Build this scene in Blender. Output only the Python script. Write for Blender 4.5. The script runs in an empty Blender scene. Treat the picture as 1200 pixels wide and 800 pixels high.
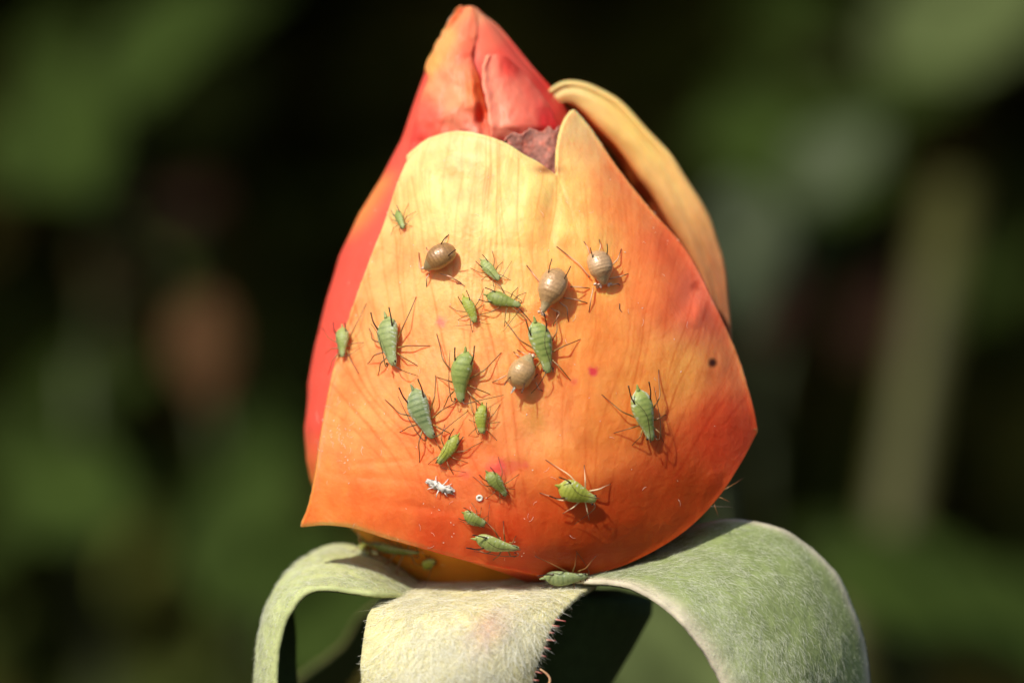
import bpy, bmesh, math, random
import numpy as np
from mathutils import Vector, Matrix
from mathutils.bvhtree import BVHTree

# ------------------------------------------------------------------ camera, world, sun, exposure
S = 0.001                      # design units are millimetres, the scene is in metres
D = 380.0                      # camera to focal plane
K = 0.07                       # mm per photograph pixel on the focal plane
sc = bpy.context.scene
col = sc.collection
cam_d = bpy.data.cameras.new("camera")
cam = bpy.data.objects.new("camera", cam_d)
col.objects.link(cam)
cam.location = (0, -D * S, 0)
cam.rotation_euler = (math.radians(90), 0, 0)
cam_d.sensor_width = 22.2
cam_d.lens = 22.2 * D / 84.0
cam_d.clip_start = 0.01
cam_d.clip_end = 200
cam_d.dof.use_dof = True
cam_d.dof.focus_distance = (D + 1.5) * S
cam_d.dof.aperture_fstop = 7.2
sc.camera = cam

SUN_DIR = Vector((-0.40, -0.62, 0.67)).normalized()     # towards the sun
elev = math.asin(SUN_DIR.z)
world = bpy.data.worlds.new("World")
sc.world = world
world.use_nodes = True
wn = world.node_tree
for n in list(wn.nodes):
    wn.nodes.remove(n)
wo = wn.nodes.new("ShaderNodeOutputWorld")
wb = wn.nodes.new("ShaderNodeBackground")
ws = wn.nodes.new("ShaderNodeTexSky")
ws.sky_type = 'NISHITA'
ws.sun_disc = False
ws.sun_elevation = elev
ws.sun_rotation = math.atan2(SUN_DIR.x, SUN_DIR.y)
wb.inputs['Strength'].default_value = 0.10
wn.links.new(ws.outputs[0], wb.inputs['Color'])
wn.links.new(wb.outputs[0], wo.inputs['Surface'])

sun_d = bpy.data.lights.new("sun", 'SUN')
sun_d.energy = 4.3
sun_d.angle = math.radians(0.53)
sun_d.color = (1.0, 0.94, 0.84)
sun = bpy.data.objects.new("sun", sun_d)
col.objects.link(sun)
sun.rotation_euler = (-SUN_DIR).to_track_quat('-Z', 'Y').to_euler()
sun.location = SUN_DIR * 2

sc.view_settings.view_transform = 'Standard'
sc.view_settings.look = 'None'
sc.view_settings.gamma = 1
sc.view_settings.use_curve_mapping = False
sc.view_settings.exposure = 0.06
sc.render.engine = 'CYCLES'
sc.cycles.use_denoising = True
sc.cycles.max_bounces = 8
sc.cycles.sample_clamp_indirect = 6

rnd = random.Random(7)
npr = np.random.default_rng(5)


# ------------------------------------------------------------------ helpers
def W(px, py, d):
    """photograph pixel + depth (mm behind the focal plane) -> mm position"""
    s = (D + d) / D
    return ((px - 600) * K * s, d, (400 - py) * K * s)


def WA(px, py, d):
    s = (D + d) / D
    return np.stack([(px - 600) * K * s, d + 0 * px, (400 - py) * K * s], -1)


def lin(c):
    c = np.asarray(c, float) / 255.0
    return np.where(c <= 0.04045, c / 12.92, ((c + 0.055) / 1.055) ** 2.4)


def tag(o, label=None, cat=None, group=None, kind=None):
    if label: o['label'] = label
    if cat: o['category'] = cat
    if group: o['group'] = group
    if kind: o['kind'] = kind
    return o


def empty(name, loc_mm=(0, 0, 0), parent=None):
    o = bpy.data.objects.new(name, None)
    o.empty_display_size = 0.002
    o.location = Vector(loc_mm) * S
    col.objects.link(o)
    o.parent = parent
    return o


def mesh_data(name, V, F, cols=None, mat=None, smooth=True, recalc=False):
    me = bpy.data.meshes.new(name)
    V = np.asarray(V, float) * S
    F = F if isinstance(F, list) else np.asarray(F)
    if isinstance(F, list):
        me.from_pydata(V.tolist(), [], F)
    else:
        k = F.shape[1]
        me.vertices.add(len(V))
        me.vertices.foreach_set('co', V.ravel())
        me.loops.add(F.size)
        me.polygons.add(len(F))
        me.loops.foreach_set('vertex_index', F.ravel().astype(np.int32))
        me.polygons.foreach_set('loop_start', np.arange(0, F.size, k, dtype=np.int32))
        me.update(calc_edges=True)
    if smooth:
        me.polygons.foreach_set('use_smooth', np.ones(len(me.polygons), bool))
    if cols is not None:
        a = me.color_attributes.new('pigment', 'FLOAT_COLOR', 'POINT')
        c = np.ones((len(V), 4))
        c[:, :3] = cols
        a.data.foreach_set('color', c.ravel())
    if recalc:
        bm = bmesh.new()
        bm.from_mesh(me)
        bmesh.ops.recalc_face_normals(bm, faces=bm.faces)
        bm.to_mesh(me)
        bm.free()
    if mat: me.materials.append(mat)
    me.update()
    return me


def link(name, me, parent=None):
    o = bpy.data.objects.new(name, me)
    col.objects.link(o)
    o.parent = parent
    return o


def curve2(pts, n):
    """Catmull-Rom through points, resampled to n by arc length"""
    P = np.asarray(pts, float)
    Q = np.vstack([2 * P[0] - P[1], P, 2 * P[-1] - P[-2]])
    out = []
    for i in range(1, len(Q) - 2):
        p0, p1, p2, p3 = Q[i - 1], Q[i], Q[i + 1], Q[i + 2]
        t = np.linspace(0, 1, 24, endpoint=False)[:, None]
        out.append(0.5 * (2 * p1 + (p2 - p0) * t + (2 * p0 - 5 * p1 + 4 * p2 - p3) * t ** 2 + (3 * p1 - p0 - 3 * p2 + p3) * t ** 3))
    out.append(P[-1:])
    C = np.vstack(out)
    L = np.r_[0, np.cumsum(np.linalg.norm(np.diff(C, axis=0), axis=1))]
    s = np.linspace(0, L[-1], n)
    return np.stack([np.interp(s, L, C[:, k]) for k in range(C.shape[1])], -1)


def coons(bottom, top, left, right, nu, nv):
    """boundary polylines -> nv x nu grid; bottom/top run left to right, left/right run bottom to top"""
    b, t = curve2(bottom, nu), curve2(top, nu)
    l, r = curve2(left, nv), curve2(right, nv)
    u = np.linspace(0, 1, nu)[None, :, None]
    v = np.linspace(0, 1, nv)[:, None, None]
    return ((1 - v) * b[None] + v * t[None] + (1 - u) * l[:, None] + u * r[:, None]
            - ((1 - u) * (1 - v) * b[0] + u * (1 - v) * b[-1] + (1 - u) * v * t[0] + u * v * t[-1]))


def grid_normals(G):
    du = np.gradient(G, axis=1)
    dv = np.gradient(G, axis=0)
    n = np.cross(du, dv)
    return n / np.maximum(np.linalg.norm(n, axis=-1, keepdims=True), 1e-9)


def sheet(G, th, cols, back=None, face=(0, -1, 0), back_cols=None):
    """grid (nv,nu,3) -> closed sheet of thickness th with a rounded rim. returns V,F,C"""
    nv, nu = G.shape[:2]
    N = grid_normals(G)
    if (N @ np.asarray(face, float)).mean() < 0:
        N = -N
        flip = True
    else:
        flip = False
    th = np.broadcast_to(np.asarray(th, float), (nv, nu))[..., None]
    B = G - N * th
    ids = np.arange(nv * nu).reshape(nv, nu)
    V = [G.reshape(-1, 3), B.reshape(-1, 3)]
    C = [cols.reshape(-1, 3), (cols if back_cols is None else back_cols).reshape(-1, 3)]
    f = np.stack([ids[:-1, :-1], ids[:-1, 1:], ids[1:, 1:], ids[1:, :-1]], -1).reshape(-1, 4)
    F = [f[:, ::-1] if flip else f, (f if flip else f[:, ::-1]) + nv * nu]
    ring = np.concatenate([ids[0, :-1], ids[:-1, -1], ids[-1, :0:-1], ids[:0:-1, 0]])
    rv, rc = ring // nu, ring % nu
    ctr = G.reshape(-1, 3)
    # outward = away from the neighbour further inside
    iv = np.clip(rv, 1, nv - 2)
    ic = np.clip(rc, 1, nu - 2)
    out = G[rv, rc] - G[iv, ic]
    out = out / np.maximum(np.linalg.norm(out, axis=-1, keepdims=True), 1e-9)
    dc = np.minimum(np.minimum(rv, nv - 1 - rv) + np.minimum(rc, nu - 1 - rc), 4) / 4.0
    mid = (G[rv, rc] + B[rv, rc]) / 2 + out * th[rv, rc] * 0.4 * dc[:, None]
    base = 2 * nv * nu
    V.append(mid)
    C.append(cols[rv, rc])
    m = len(ring)
    k = np.arange(m)
    k2 = (k + 1) % m
    q1 = np.stack([ring[k], base + k, base + k2, ring[k2]], -1)
    q2 = np.stack([base + k, ring[k] + nv * nu, ring[k2] + nv * nu, base + k2], -1)
    if flip:
        q1, q2 = q1[:, ::-1], q2[:, ::-1]
    F += [q1, q2]
    return np.vstack(V), np.vstack(F), np.vstack(C)


def tube(path, rad, nseg=6, cap=True):
    """polyline tube -> V, F(list of tuples)"""
    P = np.asarray(path, float)
    n = len(P)
    rad = np.broadcast_to(np.asarray(rad, float), (n,))
    T = np.gradient(P, axis=0)
    T /= np.maximum(np.linalg.norm(T, axis=1, keepdims=True), 1e-9)
    up = np.array([0.13, 0.31, 0.94]) if abs(T[0] @ np.array([0.13, 0.31, 0.94])) < 0.9 else np.array([1, 0.1, 0])
    V = []
    a = np.linspace(0, 2 * np.pi, nseg, endpoint=False)
    for i in range(n):
        x = np.cross(T[i], up)
        x /= max(np.linalg.norm(x), 1e-9)
        y = np.cross(T[i], x)
        up = np.cross(x, T[i]) if False else up
        V.append(P[i] + rad[i] * (np.cos(a)[:, None] * x + np.sin(a)[:, None] * y))
    V = np.vstack(V)
    F = []
    for i in range(n - 1):
        for j in range(nseg):
            j2 = (j + 1) % nseg
            F.append((i * nseg + j, i * nseg + j2, (i + 1) * nseg + j2, (i + 1) * nseg + j))
    if cap:
        F.append(tuple(range(nseg - 1, -1, -1)))
        F.append(tuple(range((n - 1) * nseg, n * nseg)))
    return V, F


class MB:
    """collects pieces that become ONE mesh"""
    def __init__(self):
        self.V, self.F, self.C, self.n = [], [], [], 0

    def add(self, V, F, c):
        V = np.asarray(V, float)
        self.V.append(V)
        self.F += [tuple(int(i) + self.n for i in f) for f in F]
        c = np.asarray(c, float)
        self.C.append(np.broadcast_to(c, (len(V), 3)))
        self.n += len(V)

    def data(self, name, mat, smooth=True):
        return mesh_data(name, np.vstack(self.V), self.F, np.vstack(self.C), mat, smooth)


def value_noise(x, y, seed=0):
    x = np.asarray(x, float)
    y = np.asarray(y, float)
    xi, yi = np.floor(x).astype(int), np.floor(y).astype(int)
    xf, yf = x - xi, y - yi
    def h(i, j):
        v = np.sin(i * 127.1 + j * 311.7 + seed * 74.7) * 43758.5453
        return v - np.floor(v)
    u, v = xf * xf * (3 - 2 * xf), yf * yf * (3 - 2 * yf)
    return (h(xi, yi) * (1 - u) + h(xi + 1, yi) * u) * (1 - v) + (h(xi, yi + 1) * (1 - u) + h(xi + 1, yi + 1) * u) * v


def fbm(x, y, seed=0, oct=4):
    s, a = 0, 0.5
    for o in range(oct):
        s = s + a * (value_noise(x * 2 ** o, y * 2 ** o, seed + o * 13) - 0.5)
        a *= 0.5
    return s


def rbf_colors(points, px, py, sigma=46):
    """smooth colour map from (x, y, rgb) samples"""
    X = np.array([p[0] for p in points], float)
    Y = np.array([p[1] for p in points], float)
    C = np.array([lin(p[2]) for p in points])
    sh = px.shape
    px, py = px.ravel(), py.ravel()
    num = np.zeros((len(px), 3))
    den = np.zeros(len(px))
    for x, y, c in zip(X, Y, C):
        w = 1.0 / (((px - x) ** 2 + (py - y) ** 2) + sigma ** 2 * 0.35) ** 2
        num += w[:, None] * c
        den += w
    return (num / den[:, None]).reshape(sh + (3,))


# ------------------------------------------------------------------ materials
def mat_pigment(name, rough=0.5, sss=0.0, radius=(1, 0.4, 0.2), scale=1.0, spec=0.4, bump=0.0, bump_scale=900,
                translucent=0.0, sheen=0.0, coat=0.0, hue_noise=0.0, noise_scale=300, grain=None):
    m = bpy.data.materials.new(name)
    m.use_nodes = True
    nt = m.node_tree
    b = nt.nodes['Principled BSDF']
    a = nt.nodes.new('ShaderNodeAttribute')
    a.attribute_name = 'pigment'
    colsock = a.outputs['Color']
    if hue_noise:
        tc = nt.nodes.new('ShaderNodeTexCoord')
        nz = nt.nodes.new('ShaderNodeTexNoise')
        nz.inputs['Scale'].default_value = noise_scale
        nz.inputs['Detail'].default_value = 6
        nt.links.new(tc.outputs['Object'], nz.inputs['Vector'])
        mr = nt.nodes.new('ShaderNodeMapRange')
        mr.inputs['From Min'].default_value = 0.25
        mr.inputs['From Max'].default_value = 0.75
        mr.inputs['To Min'].default_value = 1 - hue_noise
        mr.inputs['To Max'].default_value = 1 + hue_noise
        nt.links.new(nz.outputs['Fac'], mr.inputs['Value'])
        mx = nt.nodes.new('ShaderNodeVectorMath')
        mx.operation = 'SCALE'
        nt.links.new(colsock, mx.inputs[0])
        nt.links.new(mr.outputs['Result'], mx.inputs['Scale'])
        colsock = mx.outputs[0]
    nt.links.new(colsock, b.inputs['Base Color'])
    b.inputs['Roughness'].default_value = rough
    b.inputs['Specular IOR Level'].default_value = spec
    if sss:
        b.inputs['Subsurface Weight'].default_value = sss
        b.inputs['Subsurface Radius'].default_value = radius
        b.inputs['Subsurface Scale'].default_value = scale * S
    if sheen:
        b.inputs['Sheen Weight'].default_value = sheen
        b.inputs['Sheen Roughness'].default_value = 0.4
    if coat:
        b.inputs['Coat Weight'].default_value = coat
        b.inputs['Coat Roughness'].default_value = 0.25
    if bump:
        tc2 = nt.nodes.new('ShaderNodeTexCoord')
        n2 = nt.nodes.new('ShaderNodeTexNoise')
        n2.inputs['Scale'].default_value = bump_scale
        n2.inputs['Detail'].default_value = 5
        nt.links.new(tc2.outputs['Object'], n2.inputs['Vector'])
        bp = nt.nodes.new('ShaderNodeBump')
        bp.inputs['Strength'].default_value = bump
        bp.inputs['Distance'].default_value = 0.00012
        nt.links.new(n2.outputs['Fac'], bp.inputs['Height'])
        nt.links.new(bp.outputs['Normal'], b.inputs['Normal'])
    if translucent:
        tr = nt.nodes.new('ShaderNodeBsdfTranslucent')
        nt.links.new(colsock, tr.inputs['Color'])
        ms = nt.nodes.new('ShaderNodeMixShader')
        ms.inputs['Fac'].default_value = translucent
        out = nt.nodes['Material Output']
        nt.links.new(b.outputs[0], ms.inputs[1])
        nt.links.new(tr.outputs[0], ms.inputs[2])
        nt.links.new(ms.outputs[0], out.inputs['Surface'])
    return m


M_PETAL = mat_pigment('rose_petal', rough=0.45, sss=0.9, radius=(1.0, 0.32, 0.16), scale=1.15, spec=0.18, bump=0.5,
                      bump_scale=2600, hue_noise=0.05, noise_scale=900)
M_INNER = mat_pigment('inner_petal', rough=0.45, sss=0.7, radius=(1.0, 0.35, 0.2), scale=0.8, spec=0.2, bump=0.3,
                      bump_scale=1800, hue_noise=0.05, noise_scale=700)
M_WITHER = mat_pigment('withered_tissue', rough=0.8, spec=0.2, bump=0.5, bump_scale=2500, hue_noise=0.15, sss=0.3, scale=0.6, noise_scale=1800)
M_SEPAL = mat_pigment('sepal_skin', rough=0.7, sss=0.15, radius=(0.6, 1.0, 0.3), scale=0.5, spec=0.2, bump=0.6,
                      bump_scale=2200, hue_noise=0.15, noise_scale=900)
M_FUZZ = mat_pigment('plant_hair', rough=0.5, spec=0.35, translucent=0.35)
M_GLAND = mat_pigment('gland_hair', rough=0.3, sss=0.3, radius=(1, 0.3, 0.3), scale=0.2, spec=0.5)
M_APHID = mat_pigment('aphid_skin', rough=0.4, sss=0.5, radius=(1.0, 1.0, 0.45), scale=0.3, spec=0.4, bump=0.4,
                      bump_scale=9000, hue_noise=0.10, noise_scale=4500)
M_LIMB = mat_pigment('aphid_limb', rough=0.35, spec=0.5)
M_MUMMY = mat_pigment('mummy_shell', rough=0.36, spec=0.6, bump=0.4, bump_scale=6000, hue_noise=0.16, noise_scale=5000, coat=0.5)
M_MUMMY.node_tree.nodes['Principled BSDF'].inputs['Metallic'].default_value = 0.1
M_EYE = mat_pigment('insect_eye', rough=0.15, spec=0.6)
M_WHITE = mat_pigment('shed_skin', rough=0.4, spec=0.5, translucent=0.1)
M_LEAF = mat_pigment('leaf', rough=0.75, spec=0.05, translucent=0.15, hue_noise=0.25, noise_scale=120)
M_STEM = mat_pigment('stem_bark', rough=0.6, spec=0.3, hue_noise=0.3, noise_scale=160)
M_SOIL = mat_pigment('soil', rough=0.95, spec=0.1, hue_noise=0.5, noise_scale=12)

# ------------------------------------------------------------------ ground
nx = 60
gx, gy = np.meshgrid(np.linspace(-1, 1, nx), np.linspace(-1, 1, nx))
gx, gy = np.sign(gx) * np.abs(gx) ** 3 * 20000, np.sign(gy) * np.abs(gy) ** 3 * 20000
gz = -700 + 30 * fbm(gx / 300, gy / 300, 3) * 2
GV = np.stack([gx, gy, gz], -1).reshape(-1, 3)
gi = np.arange(nx * nx).reshape(nx, nx)
GF = np.stack([gi[:-1, :-1], gi[:-1, 1:], gi[1:, 1:], gi[1:, :-1]], -1).reshape(-1, 4)
ground = link('ground', mesh_data('ground', GV, GF, np.broadcast_to([0.045, 0.032, 0.022], (len(GV), 3)), M_SOIL))
tag(ground, 'dark bare soil of the rose bed under the bushes', None, None, 'structure')


def zground(x, y):
    return -700 + 60 * float(fbm(np.array(x / 300), np.array(y / 300), 3))


# ------------------------------------------------------------------ background foliage
def leaf_mesh(name, length, width, color, fold=0.18, droop=0.12, seed=0, nl=14, nw=6, serrate=True):
    """ovate serrated leaflet along +X, upper side +Z, base at the origin, mm"""
    r = random.Random(seed)
    s = np.linspace(0, 1, nl)
    half = np.sin(np.pi * np.clip(s, 0, 1) ** 0.8) ** 0.85 * width / 2
    half[0] = half[-1] = 0.15
    t = np.linspace(-1, 1, nw + 1)
    G = np.zeros((nl, nw + 1, 3))
    C = np.zeros((nl, nw + 1, 3))
    for i in range(nl):
        for j in range(nw + 1):
            w = half[i] * t[j]
            if serrate and abs(t[j]) == 1 and 0 < i < nl - 1:
                w *= 1.06 if i % 2 else 0.94
            x = s[i] * length
            z = abs(w) * fold * 2 - droop * length * s[i] ** 2 + 0.02 * length * math.sin(s[i] * 9 + t[j] * 2 + seed)
            G[i, j] = (x, w, z)
            k = 1 + 0.12 * math.sin(s[i] * 40 + abs(t[j]) * 6)
            C[i, j] = np.asarray(color) * (k if abs(t[j]) > 0.12 else 1.5)
    V, F, Cc = sheet(G, 0.25, C, face=(0, 0, 1))
    return mesh_data(name, V, F, Cc, M_LEAF)


LEAF_COL = {
    'green': (0.030, 0.048, 0.008), 'pale': (0.075, 0.096, 0.032), 'grey': (0.066, 0.080, 0.042),
    'dim': (0.017, 0.027, 0.004), 'brown': (0.070, 0.034, 0.014), 'ochre': (0.034, 0.024, 0.008), 'rust': (0.022, 0.010, 0.006),
}
LEAVES = {k: leaf_mesh('leaf_' + k, 40, 25, c, seed=i) for i, (k, c) in enumerate(LEAF_COL.items())}


def orient(normal, along):
    n = Vector(normal).normalized()
    a = Vector(along)
    x = (a - n * a.dot(n)).normalized()
    y = n.cross(x)
    return Matrix((x, y, n)).transposed()


def shoot(name, label, cat, path, r0, r1, leaves, stemcol, group=None):
    """rose shoot: stem (part) and leaflets (parts); leaves: (px, py, d, size, kind, normal, along)"""
    P = np.array([W(*p) for p in path])
    foot = P[-1].copy()
    g = zground(foot[0], foot[1])
    P = np.vstack([P, [foot[0] + 6, foot[1] + 10, g - 4]])
    base = Vector((P[-1][0], P[-1][1], g))
    root = tag(empty(name, base), label, cat, group)
    C = curve2(P, 40)
    V, F = tube(C - np.array(base), np.linspace(r1, r0, 40), 8)
    mb = MB()
    mb.add(V, F, stemcol)
    prt = []
    for (px, py, d, size, kind, nrm, along) in leaves:
        M = orient(nrm, along)
        c = Vector(W(px, py, d))
        p0 = c - M @ Vector((size * 0.5, 0, 0))
        # petiole to the nearest stem point a little below
        k = int(np.argmin(np.linalg.norm(C - np.array(p0) + np.array([0, 0, 12]), axis=1)))
        q = C[k]
        mid = (np.array(p0) + q) / 2 + np.array([0, 0, 5])
        pv, pf = tube(curve2([q, mid, np.array(p0) + np.array(M @ Vector((1, 0, 0)))], 8) - np.array(base), np.linspace(0.9, 0.5, 8), 5)
        mb.add(pv, pf, stemcol)
        o = bpy.data.objects.new('leaf', LEAVES[kind])
        col.objects.link(o)
        o.parent = root
        o.matrix_local = Matrix.Translation((p0 - base) * S) @ M.to_4x4() @ Matrix.Diagonal((size / 40, size / 40 * rnd.uniform(.85, 1.1), size / 40, 1))
        prt.append(o)
    st = mb.data('stem', M_STEM)
    link('stem', st, root)
    return root


SUNN = (-0.35, -0.62, 0.70)       # leaves that turn towards the light
def nj(a=0.25):
    return (SUNN[0] + rnd.uniform(-a, a), SUNN[1] + rnd.uniform(-a, a), SUNN[2] + rnd.uniform(-a, a))

STEMG = (0.050, 0.060, 0.020)
shoot('rose_shoot', 'blurred rose shoot with dull green leaves behind, upper left of the bud', 'plant',
      [(205, 20, 330), (150, 120, 335), (120, 300, 340), (110, 520, 345), (100, 760, 350), (120, 1100, 360)], 2.6, 1.2,
      [(195, 45, 320, 27, 'green', (-.3, -.8, .5), (0.3, 0, .8)), (150, 95, 335, 20, 'dim', nj(), (-.5, 0, .6)),
       (82, 145, 318, 30, 'green', (-.3, -.8, .45), (-.3, 0, .8)), (20, 150, 350, 24, 'dim', nj(), (-1, 0, .3)),
       (55, 60, 345, 26, 'dim', nj(), (-.7, 0, .6)), (30, 175, 335, 22, 'green', (-.2, -.6, .3), (-.7, 0, .6)),
       (250, 15, 360, 24, 'dim', nj(), (.8, 0, .4))], STEMG)
shoot('rose_shoot', 'blurred rose shoot with green leaves low at the far left', 'plant',
      [(90, 430, 300), (95, 560, 305), (110, 760, 312), (140, 1200, 320)], 2.4, 1.0,
      [(62, 455, 318, 24, 'dim', nj(), (-.6, 0, .6)), (70, 575, 300, 28, 'green', (-.3, -.75, .5), (-.7, 0, .5)),
       (20, 520, 330, 24, 'dim', nj(), (-.8, 0, .2)), (120, 470, 330, 26, 'dim', nj(), (.5, 0, .6)),
       (130, 560, 320, 20, 'green', (.4, -.5, .6), (.8, 0, .3)), (20, 620, 310, 24, 'dim', nj(), (-.7, 0, -.5))], STEMG)
shoot('rose_shoot', 'blurred rose shoot carrying the withered brown leaf left of the bud', 'plant',
      [(215, 270, 360), (225, 340, 345), (245, 480, 330), (270, 640, 310), (290, 900, 310)], 2.4, 1.0,
      [(240, 410, 255, 17, 'brown', (-.4, -.85, .2), (.15, 0, -1)), (140, 318, 330, 18, 'ochre', (-.3, -.8, .5), (-.6, 0, .5)),
       (290, 620, 250, 26, 'green', (-.35, -.8, .35), (.2, .1, 1)), (300, 545, 300, 22, 'green', (.2, -.8, .2), (.4, 0, 1)),
       (385, 720, 150, 20, 'green', (.1, -.85, .25), (.6, 0, .6)),
       (235, 610, 330, 24, 'dim', nj(), (-.5, 0, .5)), (335, 660, 220, 19, 'green', (0, -.9, .2), (.8, 0, .5)), (215, 250, 380, 20, 'rust', nj(), (0, 0, 1))], STEMG)
shoot('rose_shoot', 'blurred rose shoot with the pale spot of light, upper right of the bud', 'plant',
      [(1150, 10, 420), (1060, 110, 400), (960, 240, 380), (900, 420, 370), (880, 700, 360), (900, 1200, 360)], 2.6, 1.1,
      [(1140, 15, 400, 40, 'pale', (-.3, -.8, .5), (.6, 0, .6)), (985, 185, 330, 20, 'grey', (-.35, -.75, .6), (.3, 0, .7)),
       (930, 180, 360, 34, 'green', (.1, -.6, .2), (-.9, 0, .2)), (1040, 130, 380, 30, 'dim', nj(), (.9, 0, .3)),
       (885, 130, 390, 30, 'dim', nj(), (-.6, 0, .6)), (960, 225, 390, 30, 'green', (.5, -.6, .3), (.6, 0, -.6)),
       (915, 20, 420, 30, 'dim', nj(), (-.4, 0, .8)), (868, 300, 200, 20, 'grey', (.2, -.7, .1), (.1, 0, -1)),
       (880, 340, 300, 22, 'rust', nj(), (.3, 0, -1)), (1020, 300, 400, 22, 'rust', nj(), (.6, 0, -.6))], STEMG)
shoot('rose_cane', 'thick olive brown rose cane slanting up on the right, out of focus', 'plant',
      [(1118, 225, 330), (1098, 330, 322), (1072, 470, 312), (1046, 620, 305), (1025, 760, 300), (990, 1100, 300)], 4.6, 3.8,
      [(1175, 330, 490, 26, 'dim', nj(), (.8, 0, .4)), (1030, 380, 500, 24, 'rust', nj(), (-.7, 0, .5))], (0.060, 0.058, 0.012))
shoot('rose_shoot', 'blurred rose shoot whose broad green leaf spreads low on the right', 'plant',
      [(1010, 690, 260), (1060, 740, 262), (1080, 860, 265), (1080, 1200, 270)], 2.2, 1.4,
      [(1090, 705, 255, 34, 'green', (.1, -.6, .5), (1, 0, -.32)), (1190, 745, 270, 34, 'green', (.1, -.6, .5), (1, 0, -.35)),
       (1000, 660, 270, 22, 'dim', (.2, -.6, .3), (-.8, 0, .4))], STEMG)
shoot('rose_shoot', 'blurred rose shoot with pale green leaf between the two front sepals', 'plant',
      [(880, 780, 100), (860, 880, 100), (850, 1200, 110)], 1.8, 1.0,
      [(800, 760, 95, 27, 'pale', (-.1, -.95, .15), (-.75, 0, .6)), (745, 790, 110, 22, 'green', (-.1, -.95, .1), (-.5, 0, .8)),
       (850, 800, 112, 24, 'green', (.1, -.9, .2), (.3, 0, .9))], STEMG)


def leaf_cloud(n, sampler, size, cols, seed):
    r = np.random.default_rng(seed)
    P = sampler(r, n)
    L = r.uniform(size * .6, size * 1.25, n)
    nrm = r.normal(size=(n, 3)) + np.array([-.3, -.5, .8])
    nrm /= np.linalg.norm(nrm, axis=1, keepdims=True)
    a = r.normal(size=(n, 3))
    x = a - (a * nrm).sum(1, keepdims=True) * nrm
    x /= np.linalg.norm(x, axis=1, keepdims=True)
    y = np.cross(nrm, x)
    prof = [(-.5, 0, 0), (-.2, .28, .05), (.15, .26, .04), (.5, 0, -.08), (.15, -.26, .04), (-.2, -.28, .05)]
    V = np.stack([P + L[:, None] * (p[0] * x + p[1] * y + p[2] * nrm) for p in prof], 1)
    base = np.arange(n)[:, None] * 6
    F = np.concatenate([base + np.array([[0, 1, 2, 3]]), base + np.array([[0, 3, 4, 5]])], 0)
    c = np.asarray(cols)[r.integers(0, len(cols), n)] * r.uniform(.7, 1.3, (n, 1))
    return V.reshape(-1, 3), F, np.repeat(c, 6, 0)


def hedge_sampler(r, n):
    x = r.uniform(-1300, 1300, n)
    z = r.uniform(-690, 620, n)
    d = r.uniform(620, 860, n) + 60 * np.sin(x / 130 + z / 90)
    return np.stack([x, d, z], -1)


def shade_canopy_sampler(r, n):  # leaves added above the view to keep sun off the background
    x = r.uniform(-900, 900, n)
    d = r.uniform(400, 860, n)
    z = r.uniform(0, 1, n) * 260 + 112 + (d - 400) * 0.05 + 18 * np.sin(x / 60) + 12 * np.sin(d / 50 + x / 90)
    return np.stack([x, d, z], -1)


fc = [(0.095, 0.115, 0.022), (0.115, 0.110, 0.022), (0.075, 0.095, 0.02), (0.11, 0.085, 0.02)]
V1, F1, C1 = leaf_cloud(26000, hedge_sampler, 42, fc, 1)
V2, F2, C2 = leaf_cloud(12000, shade_canopy_sampler, 42, fc, 2)
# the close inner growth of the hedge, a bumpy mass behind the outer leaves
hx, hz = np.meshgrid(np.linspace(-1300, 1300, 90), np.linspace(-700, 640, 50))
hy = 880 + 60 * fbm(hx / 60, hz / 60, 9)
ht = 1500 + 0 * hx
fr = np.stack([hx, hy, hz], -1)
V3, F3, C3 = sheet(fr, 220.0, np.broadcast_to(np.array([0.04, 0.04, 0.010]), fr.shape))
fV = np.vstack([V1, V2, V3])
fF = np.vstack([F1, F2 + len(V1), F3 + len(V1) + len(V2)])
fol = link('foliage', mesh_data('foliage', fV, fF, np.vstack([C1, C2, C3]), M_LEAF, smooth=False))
tag(fol, 'deep shaded mass of dark bush foliage far behind the bud, with an unseen canopy added to shade it', 'foliage', None, 'stuff')

# ------------------------------------------------------------------ the rosebud
hip_base = Vector(W(605, 690, 15))
bud = tag(empty('rosebud', hip_base), 'orange and yellow rosebud crawling with aphids on reflexed woolly sepals', 'rosebud')
HB = np.array(hip_base)


def part(name, V, F, C, mat, parent=bud, recalc=False):
    return link(name, mesh_data(name, np.asarray(V) - HB, F, C, mat, recalc=recalc), parent)


# core silhouette tables (photograph pixels)
core_y = [10, 30, 60, 80, 115, 165, 210, 250, 300, 350, 400, 450, 500, 540, 567, 600, 630, 655, 680, 700]
core_l = [550, 531, 507, 500, 487, 470, 446, 420, 398, 383, 371, 361, 357, 360, 366, 392, 425, 448, 480, 520]
core_yr = [10, 30, 55, 80, 105, 130, 160, 200, 250, 300, 400, 500, 570, 620, 650, 680, 700]
core_r = [559, 580, 600, 621, 643, 666, 690, 712, 742, 772, 815, 832, 815, 775, 735, 685, 650]
AX = 15.0


def core_half(py):
    l = np.interp(py, core_y, core_l)
    r = np.interp(py, core_yr, core_r)
    return (l + r) / 2, (r - l) / 2


def core_depth(px, py, off=0.0):
    cx, hw = core_half(py)
    t = np.clip((px - cx) / hw, -0.999, 0.999)
    R = hw * K * 0.8
    return AX - R * np.sqrt(1 - t ** 2) - off


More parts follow.
